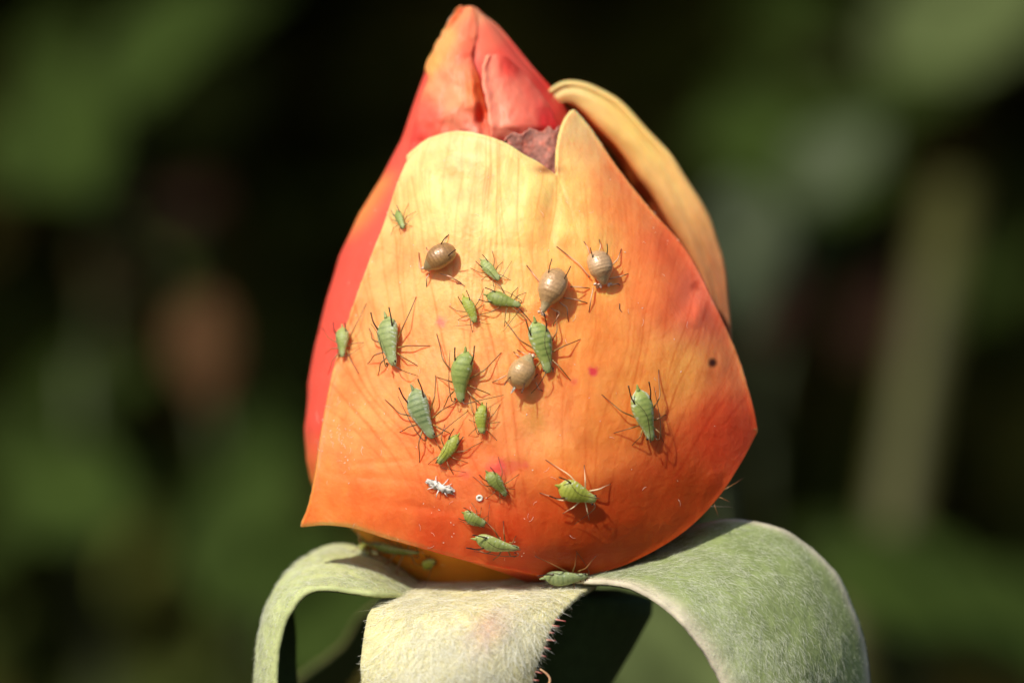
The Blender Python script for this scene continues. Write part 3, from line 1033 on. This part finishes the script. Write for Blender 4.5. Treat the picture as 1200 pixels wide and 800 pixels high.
# one longer curled filament near the lower frame edge
cp = np.array([Eb[k] + np.array([.25 + 1.1 * math.sin(t * 2.9), -.2, -1.3 + 2.6 * t * (1 - .15 * t)]) for t in np.linspace(0, 1, 14)])
V, F = tube(cp - HB, np.linspace(.16, .07, 14), 6)
mbx = MB(); mbx.add(V, F, lin((205, 160, 120)))
link('gland_hair', mbx.data('gland_hair', M_GLAND), s1)

# left sepal, arching out and down
LA = [(500, 696, 8), (445, 694, 3), (400, 688, 2.5), (365, 690, 3), (340, 710, 3.5), (326, 745, 4), (321, 800, 4.5), (322, 880, 5), (335, 1000, 9)]
LM = [(492, 684, 10), (440, 668, 7.5), (392, 659, 8), (348, 668, 8.5), (316, 700, 9), (303, 745, 9), (299, 800, 9), (302, 880, 9), (328, 1000, 10)]
LB = [(486, 676, 13), (440, 648, 13), (395, 637, 14), (355, 655, 15), (338, 690, 15), (342, 740, 14.5), (344, 800, 14), (342, 880, 13), (340, 1000, 11)]
s2, G2, N2, _ = sepal(LA, LM, LB, lambda u, v: np.broadcast_to(lin((186, 192, 134)), u.shape + (3,)), 40, 100, 0.5, 'pale sepal arching out to the left and curling down', face=(-.3, -.3, 1))
fuzz(s2, G2, N2, 18000, 0.9, 0.030, 0.12, creamhair((196, 200, 166), (240, 240, 222)), 5, 0.8, 0.8)

# right sepal, broad arch
RA = [(640, 680, 7), (690, 678, 4), (735, 684, 1), (775, 704, -1.5), (810, 740, -2.5), (838, 782, -2.5), (858, 830, -2), (880, 900, 0), (925, 1000, 5)]
RM = [(660, 672, 10), (715, 662, 7.5), (770, 654, 5), (830, 660, 2.5), (885, 694, 1), (920, 748, 0.5), (940, 810, .5), (945, 890, 2), (945, 1000, 6)]
RB = [(690, 668, 15), (745, 645, 13), (800, 620, 11), (855, 608, 9), (920, 622, 8.5), (975, 664, 9), (1008, 730, 9.5), (1022, 810, 10), (1012, 900, 9), (965, 1000, 8)]
def crs(u, v):
    c = np.zeros(u.shape + (3,))
    c[:] = lin((136, 148, 94))
    e = np.maximum(np.exp(-(u / .085) ** 2), np.exp(-((1 - u) / .035) ** 2))[..., None]
    return c * (1 - .8 * e) + lin((214, 200, 178)) * .8 * e
s3, G3, N3, _ = sepal(RA, RM, RB, crs, 60, 110, 0.55, 'broad grey green sepal arching out to the right', face=(.1, -.5, .8))
fuzz(s3, G3, N3, 36000, 0.85, 0.023, 0.12, creamhair((184, 192, 152), (238, 238, 218)), 6, 0.85, 0.4)

# two rear sepals
QA = [(560, 690, 20), (470, 694, 30), (425, 716, 38), (400, 752, 41), (350, 790, 43), (300, 815, 45)]
QM = [(565, 690, 22), (475, 700, 33), (436, 722, 41), (414, 764, 44), (360, 806, 46), (305, 826, 47)]
QB = [(570, 694, 25), (485, 712, 37), (446, 732, 45), (424, 778, 48), (370, 818, 50), (310, 834, 49)]
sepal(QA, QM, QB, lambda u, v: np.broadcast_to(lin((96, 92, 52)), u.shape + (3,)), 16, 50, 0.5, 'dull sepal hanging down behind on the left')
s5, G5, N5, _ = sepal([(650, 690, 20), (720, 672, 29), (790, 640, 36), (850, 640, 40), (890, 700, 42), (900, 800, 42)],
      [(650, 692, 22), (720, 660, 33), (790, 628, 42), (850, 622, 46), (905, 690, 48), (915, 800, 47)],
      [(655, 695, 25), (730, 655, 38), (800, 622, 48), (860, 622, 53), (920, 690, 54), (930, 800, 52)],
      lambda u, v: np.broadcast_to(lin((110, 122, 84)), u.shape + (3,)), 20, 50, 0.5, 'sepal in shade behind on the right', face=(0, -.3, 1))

# ------------------------------------------------------------------ surface lookup for the insects
dg = bpy.context.evaluated_depsgraph_get()
def bvh_of(objs):
    V, F, n = [], [], 0
    for o in objs:
        me = o.data
        co = np.zeros(len(me.vertices) * 3)
        me.vertices.foreach_get('co', co)
        V += (co.reshape(-1, 3) / S + HB).tolist()
        F += [tuple(i + n for i in p.vertices) for p in me.polygons]
        n = len(V)
    return BVHTree.FromPolygons(V, F)

bvh = bvh_of([front, inner, s1, s2, s3])
CAM = Vector((0, -D, 0))


def hit(px, py):
    dr = (Vector(W(px, py, 0)) - CAM).normalized()
    p, n, i, dist = bvh.ray_cast(CAM, dr)
    if p is None:
        p, n, i, dist = bvh.find_nearest(Vector(W(px, py, 6)))
    if n.dot(dr) > 0: n = -n
    return p, n


# ------------------------------------------------------------------ aphids
PROF_S = [0, .04, .10, .18, .3, .42, .55, .66, .78, .88, .95, 1.0]
PROF_G = [.16, .34, .42, .46, .60, .78, .93, 1.0, .96, .78, .46, .10]
PROF_M = [.10, .22, .26, .34, .68, .93, 1.0, 1.0, .94, .78, .52, .14]     # bloated mummy with a neck
PROF_R = [.12, .26, .40, .56, .84, .97, 1.0, .98, .92, .78, .54, .16]     # rounder, no neck
PROF_N = [.30, .50, .58, .62, .74, .86, .93, .95, .88, .72, .48, .16]     # young, stubbier


def body_mesh(L, wid, prof, cols, bars, rng, hgt=.78, seg=9, amp=.012, nr=44, ns=26, wax=0.0, wrinkle=0.0, bend=0.0):
    """insect body along X (head +), resting on z = 0 (local, mm)"""
    V, C = [], []
    light, dark = np.asarray(cols[0]), np.asarray(cols[1])
    s = np.linspace(0, 1, nr)
    r = np.interp(s, PROF_S, prof) * wid / 2
    r = np.convolve(np.pad(r, 2, mode='edge'), [.1, .22, .36, .22, .1], 'valid')
    for i in range(nr):
        rr = r[i] * (1 + amp * math.sin(2 * math.pi * s[i] * seg)) if .1 < s[i] < .93 else r[i]
        zc = hgt * wid / 2 * (0.78 + .28 * math.sin(math.pi * s[i]))
        for j in range(ns):
            a = 2 * math.pi * j / ns
            w = 1 + wrinkle * float(fbm(np.array(i * .5), np.array(j * .7), 5))
            y, z = rr * w * math.cos(a), rr * w * hgt * math.sin(a)
            if z < 0: z *= .75
            V.append((L * (.5 - s[i]), y + bend * L * (math.sin(math.pi * s[i]) - .5), zc + z))
            c = light.copy()
            band = max(0, math.sin(2 * math.pi * s[i] * seg + 1.2)) * bars * (0.45 + 1.1 * float(value_noise(np.array(s[i] * 9), np.array(j * .55), int(L * 100))))
            dorsal = max(0, math.sin(a))
            off = abs(math.cos(a))
            if .28 < s[i] < .9:
                c = c * (1 - band * dorsal * min(1, max(0, (.82 - off) * 4))) + dark * band * dorsal * min(1, max(0, (.82 - off) * 4))
            mid = math.exp(-(math.cos(a) / .12) ** 2) * (math.sin(a) > 0)
            c = c * (1 - .35 * mid * bars) + dark * .35 * mid * bars
            if s[i] < .2:
                c = c * .7 + lin((170, 178, 140)) * .3
            if wax and off > .72 and rng.random() < wax:
                c = c * .45 + np.array([.75, .78, .72]) * .55
            C.append(c * rng.uniform(.92, 1.08))
    F = []
    for i in range(nr - 1):
        for j in range(ns):
            j2 = (j + 1) % ns
            F.append((i * ns + j, i * ns + j2, (i + 1) * ns + j2, (i + 1) * ns + j))
    F.append(tuple(range(ns - 1, -1, -1)))
    F.append(tuple(range((nr - 1) * ns, nr * ns)))
    return mesh_data('body', V, F, np.array(C), None, recalc=True), r, s


def limb(name, pts, rads, cols, parent, mat=M_LIMB, n=14, seg=6):
    P = curve2(pts, n)
    f = np.linspace(0, 1, n)
    k = np.linspace(0, 1, len(rads))
    V, F = tube(P, np.interp(f, k, rads), seg)
    kc = np.linspace(0, 1, len(cols))
    cc = np.stack([np.interp(f, kc, [c[i] for c in cols]) for i in range(3)], -1)
    mb = MB()
    mb.add(V, F, np.repeat(cc, seg, 0))
    return link(name, mb.data(name, mat), parent)


GREENS = {
    'green': (lin((154, 166, 90)), lin((92, 116, 50))),
    'bluish': (lin((160, 170, 108)), lin((92, 114, 60))),
    'lime': (lin((164, 168, 68)), lin((118, 132, 40))),
    'olive': (lin((140, 148, 72)), lin((92, 106, 42))),
    'dusty': (lin((146, 158, 108)), lin((80, 104, 58))),
    'pale': (lin((164, 172, 100)), lin((110, 132, 58))),
}
LEGC = [lin((176, 150, 80)), lin((130, 86, 42)), lin((150, 104, 56)), lin((116, 64, 30)), lin((46, 26, 16))]
LEGP = [lin((206, 196, 140)), lin((226, 196, 150)), lin((236, 208, 164)), lin((200, 150, 110)), lin((60, 36, 22))]
ANTC = [lin((96, 66, 34)), lin((62, 36, 20)), lin((40, 22, 14))]
CORN = [lin((78, 46, 26)), lin((40, 22, 14)), lin((30, 16, 12))]


def place(px0, py0, px1, py1, lift=0.0):
    """tail and head pixels -> contact matrix and length"""
    cxp, cyp = (px0 + px1) / 2, (py0 + py1) / 2
    p, n = hit(cxp, cyp)
    # smooth the normal over the insect's footprint
    for ox, oy in ((10, 0), (-10, 0), (0, 10), (0, -10)):
        n = n + hit(cxp + ox, cyp + oy)[1]
    n.normalize()
    view = (CAM - p).normalized()
    # direction of the body lies in the tangent plane and projects on the drawn line
    im = Vector(W(px1, py1, p.y)) - Vector(W(px0, py0, p.y))
    t = im - view * (im.dot(n) / max(view.dot(n), .25))
    Lm = min(t.length, im.length * 1.25)
    x = (t - n * t.dot(n)).normalized()
    y = n.cross(x)
    M = Matrix((x, y, n)).transposed().to_4x4()
    return p, n, M, Lm


def to_surface(root_p, M, x, y):
    """local (x, y) -> local point on the petal"""
    w = root_p + M.to_3x3() @ Vector((x, y, 2.5))
    n = (M.to_3x3() @ Vector((0, 0, 1)))
    q, nn, i, dist = bvh.ray_cast(w, -n, 6)
    if q is None:
        return Vector((x, y, 0))
    loc = M.to_3x3().transposed() @ (q - root_p)
    if loc.z < -1.0: loc.z = -0.25
    return Vector((x, y, loc.z))


def aphid(tail, head, wpx, kind, label, seed, prof=PROF_G, bars=.4, legs=LEGC, feet=None, ant=None, corn=True, wax=.12, group='green aphids on the rosebud', pitch=0.0, scale_legs=1.0, thick=1.0):
    rng = random.Random(seed)
    p, n, M, L = place(*tail, *head)
    wid = wpx * K * (1 + p.y / D) * rng.uniform(.96, 1.05)
    root = tag(empty('aphid', p), label, 'aphid', group)
    Mp = M @ Matrix.Rotation(math.radians(pitch), 4, 'Y')
    root.matrix_local = Matrix.Translation(p * S) @ M
    me, r, s = body_mesh(L, wid, prof, GREENS[kind], bars, rng, wax=wax, seg=rng.choice((8, 9, 10)), amp=rng.uniform(.003, .008), bend=rng.uniform(-.07, .07), hgt=rng.uniform(.62, .76), wrinkle=.05)
    me.materials.append(M_APHID)
    body = link('body', me, root)
    zb = wid * .05 + .06
    body.matrix_local = Matrix.Translation((0, 0, zb * S)) @ Matrix.Rotation(math.radians(pitch), 4, 'Y')
    zc = zb + .39 * wid
    tk = thick * max(.030, min(.054, L * .0130))
    # eyes
    for sg in (-1, 1):
        mb = MB()
        V, F = ball((L * .44, sg * wid * .21, wid * .40), (wid * .055, wid * .045, wid * .055), 8, 6)
        mb.add(V, F, (.012, .006, .006))
        e = link('eye', mb.data('eye', M_EYE), body)
    # cauda
    limb('cauda', [(-L * .47, 0, wid * .34), (-L * .53, 0, wid * .36), (-L * .60, 0, wid * .42)], [wid * .09, wid * .07, wid * .02], [GREENS[kind][0], GREENS[kind][0] * .9], body, M_APHID, 8)
    if corn:
        for sg in (-1, 1):
            a = rng.uniform(-.05, .05)
            limb('cornicle', [(-L * .26, sg * wid * .36, wid * .52), (-L * .42, sg * wid * (.44 + a), wid * .66), (-L * (.60 + a), sg * wid * (.45 + a), wid * .74)],
                 [tk * 1.5, tk * 1.15, tk * .95, tk * 1.1], CORN, body)
    # legs
    F0 = feet or [(.58, .36), (.12, .54), (-.55, .50)]
    for sg in (-1, 1):
        for i, (fx, fy) in enumerate(F0):
            fx = (fx * 1.1 + rng.uniform(-.16, .16)) * L * scale_legs
            fy = sg * (fy * 1.1 + rng.uniform(-.14, .14)) * L * scale_legs
            root_x = L * (.27, .16, .05)[i]
            ft = to_surface(p, M, fx, fy)
            hipp = Vector((root_x, sg * wid * .26, zb + wid * .16))
            knee = hipp.lerp(ft, .47) + Vector((0, 0, L * rng.uniform(.10, .17)))
            if i == 2: knee = hipp.lerp(ft, .45) + Vector((L * .04, sg * L * .07, L * .13))
            heel = knee.lerp(ft, .86)
            ft2 = ft + Vector(((ft - knee).x * .08, (ft - knee).y * .08, tk))
            limb('leg', [hipp, hipp.lerp(knee, .5) + Vector((0, 0, .02)), knee, knee.lerp(ft, .5), heel + Vector((0, 0, tk)), ft2],
                 [tk * 1.2, tk * 1.25, tk * 1.05, tk * .85, tk * .7, tk * .55], legs, root)
    # antennae
    A0 = ant or [(-1, 'back'), (1, 'side')]
    for sg, mode in A0:
        b = Vector((L * .47, sg * wid * .13, zb + wid * .40))
        if mode == 'back':
            pts = [b, b + Vector((L * .07, sg * wid * .04, L * .06)), Vector((L * .30, sg * wid * .12, zb + wid * .74)), Vector((L * .02, sg * wid * .10, zb + wid * .92)),
                   Vector((-L * .20, -sg * wid * -.28, zb + wid * .88)), Vector((-L * .36, sg * wid * .5, zb + wid * .84))]
        elif mode == 'flank':
            pts = [b, b + Vector((L * .06, sg * wid * .12, L * .05)), Vector((L * .25, sg * wid * .48, zb + wid * .6)), Vector((-L * .1, sg * wid * .62, zb + wid * .55)), Vector((-L * .45, sg * wid * .72, zb + wid * .5))]
        elif mode == 'front':
            pts = [b, b + Vector((L * .08, sg * L * .05, L * .05)), b + Vector((L * .22, sg * L * .2, 0)), to_surface(p, M, L * .78, sg * L * .42) + Vector((0, 0, .12))]
        else:
            pts = [b, b + Vector((L * .06, sg * L * .10, L * .04)), Vector((L * .42, sg * L * .42, zb + wid * .35)), to_surface(p, M, L * .25, sg * L * .8) + Vector((0, 0, .15))]
        limb('antenna', pts, [tk * .9, tk * .6, tk * .45, tk * .35], ANTC, root, n=18)
    return root


G_ = 'green aphids on the rosebud'
aphid((468, 248), (476, 269), 11, 'green', 'tiny green aphid nearest the upper left edge of the big petal', 1, PROF_N, legs=LEGC, scale_legs=1.1)
aphid((565, 306), (586, 329), 13, 'pale', 'small green aphid above the slanting green one, right of the lone brown mummy', 2, PROF_N)
aphid((545, 348), (559, 378), 14, 'lime', 'small yellow green aphid with its head down, left of the slanting green one', 3, PROF_N, bars=.3, ant=[(-1, 'side'), (1, 'front')])
aphid((571, 347), (611, 359), 18, 'olive', 'green aphid lying slantwise with its head to the right, below the top small green one', 4, ant=[(-1, 'side'), (1, 'flank')])
aphid((405, 385), (405, 420), 17, 'pale', 'green aphid at the left petal edge with an antenna reaching over the red petal', 5, ant=[(-1, 'back'), (1, 'side')], scale_legs=1.5, thick=1.2)
aphid((459, 373), (465, 430), 27, 'bluish', 'large pale green aphid on the left with an antenna across its back, head down', 6, ant=[(-1, 'back'), (1, 'front')], wax=.25, pitch=3)
aphid((549, 411), (540, 471), 26, 'green', 'large plain green aphid in the middle between two long cornicles, tail up', 7, ant=[(-1, 'flank'), (1, 'side')], wax=.02, pitch=8)
aphid((626, 377), (643, 437), 27, 'green', 'large banded green aphid touching a brown mummy at its left side', 8, ant=[(1, 'back'), (-1, 'front')], wax=.2, pitch=6, bars=.62)
aphid((488, 456), (508, 514), 27, 'dusty', 'large banded blue green aphid, lower left of the plain green one', 9, ant=[(-1, 'flank'), (1, 'side')], wax=.35, pitch=6, bars=.62)
aphid((566, 474), (565, 508), 15, 'lime', 'small green aphid standing upright just below the plain green one', 10, PROF_N, ant=[(-1, 'flank'), (1, 'flank')])
aphid((538, 510), (515, 543), 16, 'lime', 'small yellow green aphid slanting head down to the left, above the white shed skin', 11, PROF_N, bars=.3)
aphid((743, 456), (761, 516), 27, 'green', 'lone large banded green aphid on the right half of the petal', 12, ant=[(-1, 'back'), (1, 'flank')], wax=.3, pitch=5, bars=.48)
aphid((571, 552), (594, 579), 17, 'olive', 'small dark green aphid beside the pink stain, above the white ring', 13, ant=[(-1, 'flank'), (1, 'back')])
aphid((654, 567), (698, 584), 27, 'lime', 'plump yellow green aphid with pale shining legs, head to the right', 14, legs=LEGP, ant=[(-1, 'side'), (1, 'back')], bars=.42, thick=1.15,
      feet=[(.55, .40), (.05, .55), (-.75, .42)])
aphid((544, 599), (569, 613), 15, 'olive', 'small green aphid just above the bottom one lying flat', 15, PROF_N, scale_legs=.7)
aphid((557, 627), (608, 640), 20, 'pale', 'slim green aphid lying flat near the lower edge of the petal, head to the right', 16, ant=[(-1, 'flank'), (1, 'back')], scale_legs=.7, wax=.2)
aphid((637, 672), (689, 670), 20, 'dusty', 'dusty green aphid in shade where the petal meets the front sepal', 17, ant=[(1, 'side'), (-1, 'front')], wax=.1)
aphid((438, 634), (494, 645), 13, 'olive', 'dark green aphid half hidden under the lower petal edge, legs hanging down', 18, scale_legs=.8)
aphid((420, 636), (432, 660), 13, 'olive', 'blurred dark aphid beneath the left corner of the big petal', 19, PROF_N, scale_legs=.7)
aphid((498, 662), (512, 650), 14, 'lime', 'pale yellow green young aphid in the shade below the petal edge', 20, PROF_N, bars=.1, corn=False, scale_legs=.6)
aphid((856, 568), (838, 600), 14, 'olive', 'dark aphid in shade under the right corner of the petal', 21)


# ------------------------------------------------------------------ brown parasitised mummies
def mummy(tail, head, wpx, label, seed, legspec, cols=None, crumple=False, cauda=False, hgt=.88, prof=PROF_M):
    rng = random.Random(seed)
    p, n, M, L = place(*tail, *head)
    wid = wpx * K
    root = tag(empty('aphid_mummy', p), label, 'aphid mummy', 'brown swollen aphid mummies')
    root.matrix_local = Matrix.Translation(p * S) @ M
    cols = cols or (lin((182, 150, 106)), lin((134, 100, 66)))
    me, r, s = body_mesh(L, wid, prof, cols, .35, rng, hgt=hgt, seg=10, amp=.004, nr=52, ns=30, wrinkle=.04)
    me.materials.append(M_MUMMY)
    body = link('body', me, root)
    body.location = (0, 0, .08 * S)
    # shrivelled head: a few pale crumpled lobes
    mb = MB()
    for k in range(9 if crumple else 5):
        a = (L * rng.uniform(.40, .53), rng.uniform(-.24, .24) * wid * (1.5 if crumple else .6), .08 + rng.uniform(.08, .34) * wid)
        V, F = ball(a, (rng.uniform(.05, .12) * wid, rng.uniform(.05, .10) * wid, rng.uniform(.05, .1) * wid), 8, 6)
        mb.add(V + npr.normal(0, .02, V.shape), F, lin((226, 186, 160)) * rng.uniform(.8, 1.1))
    link('head', mb.data('head', M_MUMMY), root)
    for sg in (-1, 1):
        limb('cornicle', [(-L * .28, sg * wid * .30, wid * .72), (-L * .42, sg * wid * .34, wid * .84), (-L * .56, sg * wid * .36, wid * .9)], [.05, .04, .04], CORN, body)
    if cauda:
        limb('cauda', [(-L * .46, 0, wid * .40), (-L * .58, .03, wid * .44), (-L * .68, .1, wid * .42)], [.16, .11, .03], [lin((210, 190, 150)), lin((250, 246, 236))], body, M_WHITE, 8)
    LC = [lin((196, 140, 96)), lin((222, 170, 130)), lin((226, 176, 136)), lin((120, 74, 42)), lin((56, 34, 22))]
    for (x0, y0, x1, y1, x2, y2) in legspec:
        # leg given by photograph pixels: root, knee, foot
        a, b, c = (hit(*q)[0] for q in ((x0, y0), (x1, y1), (x2, y2)))
        nn = n
        inv = M.to_3x3().transposed()
        A, B, Cc_ = inv @ (a - p) + Vector((0, 0, .35)), inv @ (b - p) + Vector((0, 0, .45)), inv @ (c - p) + Vector((0, 0, .05))
        limb('leg', [A, (A + B) / 2, B, (B + Cc_) / 2, Cc_], [.055, .06, .05, .045, .035], LC, root)
    return root


mummy((536, 293), (501, 318), 29, 'glossy brown swollen mummy alone on the upper left of the petal', 31,
      [(505, 312, 494, 316, 491, 296), (518, 322, 530, 326, 541, 332), (505, 322, 502, 328, 500, 336), (522, 292, 523, 284, 526, 275), (508, 300, 503, 296, 500, 290)],
      (lin((170, 126, 76)), lin((112, 76, 42))), prof=PROF_R)
mummy((655, 318), (635, 369), 33, 'round brown mummy with a pale narrow neck, left of the crumpled one', 32,
      [(640, 340, 634, 346, 633, 352), (634, 334, 626, 324, 617, 311), (668, 337, 680, 338, 691, 338), (660, 350, 672, 352, 688, 355), (655, 355, 664, 362, 666, 377), (645, 362, 655, 368, 648, 382)],
      (lin((194, 152, 104)), lin((146, 106, 68))))
mummy((694, 297), (705, 336), 30, 'brown mummy with a crumpled pinkish head, highest on the right', 33,
      [(690, 326, 676, 310, 652, 289), (710, 336, 722, 334, 726, 334), (712, 328, 726, 325, 736, 321), (716, 312, 722, 305, 728, 292), (690, 300, 687, 292, 684, 283), (700, 298, 702, 290, 702, 281), (694, 338, 691, 350, 690, 366)],
      (lin((200, 160, 116)), lin((142, 106, 76))), crumple=True, prof=PROF_R)
mummy((604, 455), (622, 416), 31, 'brown mummy seen from its tail end, touching the banded green aphid', 34,
      [(594, 440, 586, 444, 577, 448), (618, 448, 624, 446, 630, 438), (612, 420, 606, 416, 602, 412), (628, 448, 632, 456, 636, 458), (622, 420, 614, 414, 606, 410)],
      (lin((196, 156, 104)), lin((140, 104, 66))), cauda=True, prof=PROF_R)

# ------------------------------------------------------------------ shed white skin, egg shell, loose legs, dusty flecks and modelled glints
p, n, M, L = place(501, 564, 531, 576)
root = tag(empty('shed_skin', p), 'crumpled white shed aphid skin low on the left half of the petal', 'shed skin')
root.matrix_local = Matrix.Translation(p * S) @ M
nv_, nu_ = 16, 10
sx = np.linspace(-.5, .5, nv_)[:, None] * L * 1.05 * np.ones((1, nu_))
ang = np.linspace(-.2, np.pi + .2, nu_)[None]
rr = .30 * (1 - (np.linspace(-1, 1, nv_)[:, None]) ** 4 * .6)
Gs = np.stack([sx, rr * np.cos(ang), .12 + rr * np.sin(ang) * .8], -1) + npr.normal(0, .075, (nv_, nu_, 3))
V, F, Cc = sheet(Gs, .05, np.broadcast_to(lin((248, 238, 224)), Gs.shape) * npr.uniform(.8, 1.0, (nv_, nu_, 1)), face=(0, 0, 1))
link('skin', mesh_data('skin', V, F, Cc, M_WHITE), root)
for (x, y) in ((.35, .85), (.0, -.95), (-.55, .7), (.75, -.55), (-.8, -.6), (.7, .6)):
    limb('leg', [(x * .5, y * .3, .2), (x * .9, y * .65, .35), (x * 1.15, y, .04)], [.05, .045, .03], [lin((250, 244, 236)), lin((240, 226, 214))], root, M_WHITE, 8, 5)

p, n = hit(562, 583)
root = tag(empty('egg_shell', p), 'tiny white ring shaped egg shell above the bottom aphids', 'egg shell')
root.matrix_local = Matrix.Translation(p * S) @ orient(n, (1, 0, 0)).to_4x4()
V, F = [], []
for i in range(16):
    for j in range(8):
        a, b = 2 * math.pi * i / 16, 2 * math.pi * j / 8
        V.append(((.20 + .10 * math.cos(b)) * math.cos(a), (.20 + .10 * math.cos(b)) * math.sin(a), .09 + .09 * math.sin(b)))
        F.append((i * 8 + j, ((i + 1) % 16) * 8 + j, ((i + 1) % 16) * 8 + (j + 1) % 8, i * 8 + (j + 1) % 8))
mb = MB(); mb.add(V, F, lin((250, 242, 226)))
link('shell', mb.data('shell', M_WHITE), root)
mb = MB()
V, F = ball((0, 0, .05), (.17, .17, .06), 10, 6)
mb.add(V, F, lin((190, 150, 120)))
link('membrane', mb.data('membrane', M_WHITE), root)

# dusty flecks and fibres, some standing in for glints, lying on the petal, far too many to count
mb = MB()
dr_ = random.Random(11)
for k in range(190):
    if k < 60: x, y = dr_.gauss(400, 18), dr_.gauss(520, 22)  # this cluster imitates velvety glints with white flecks
    elif k < 90: x, y = dr_.gauss(545, 50), dr_.gauss(620, 25)
    else: x, y = dr_.uniform(400, 840), dr_.uniform(180, 650)
    q, nn = hit(x, y)
    if q.y > 12: continue
    Mo = orient(nn, (dr_.uniform(-1, 1), 0, dr_.uniform(-1, 1)))
    if dr_.random() < .6:
        L_ = dr_.uniform(.03, .10)
        V, F = ball((0, 0, .03), (L_, dr_.uniform(.02, .05), .03), 6, 4)
    else:
        L_ = dr_.uniform(.12, .32)
        V, F = tube([(-L_, 0, .03), (-L_ * .3, .05, .06), (L_ * .4, .02, .06), (L_, -.06, .03)], .011, 4)
    V = np.array([np.array(q + Mo @ Vector(v)) for v in V])
    mb.add(V, F, lin((250, 238, 220)) * dr_.uniform(.7, 1))
du_ = link('dust', mb.data('dust', M_WHITE))
tag(du_, 'pale dusty flecks and fibres, with glints modelled as flecks, scattered over the big front petal', 'dust', None, 'stuff')
# dark loose leg fragments
for k, (x0, y0, x1, y1, x2, y2) in enumerate([(726, 356, 726, 362, 729, 366), (607, 360, 618, 372, 627, 384), (535, 332, 541, 333, 545, 336), (500, 318, 496, 330, 493, 318)][:3]):
    a, b, c = (hit(*q)[0] + hit(*q)[1] * .05 for q in ((x0, y0), (x1, y1), (x2, y2)))
    root = tag(empty('insect_leg', a), ['loose dark leg fragment below the crumpled brown mummy', 'loose thin leg fragment between the slanting aphid and the large banded one', 'loose dark leg fragment right of the lone brown mummy'][k], 'leg fragment')
    limb('shank', [Vector((0, 0, 0)), b - a, c - a], [.04, .035, .02], CORN, root, n=8)
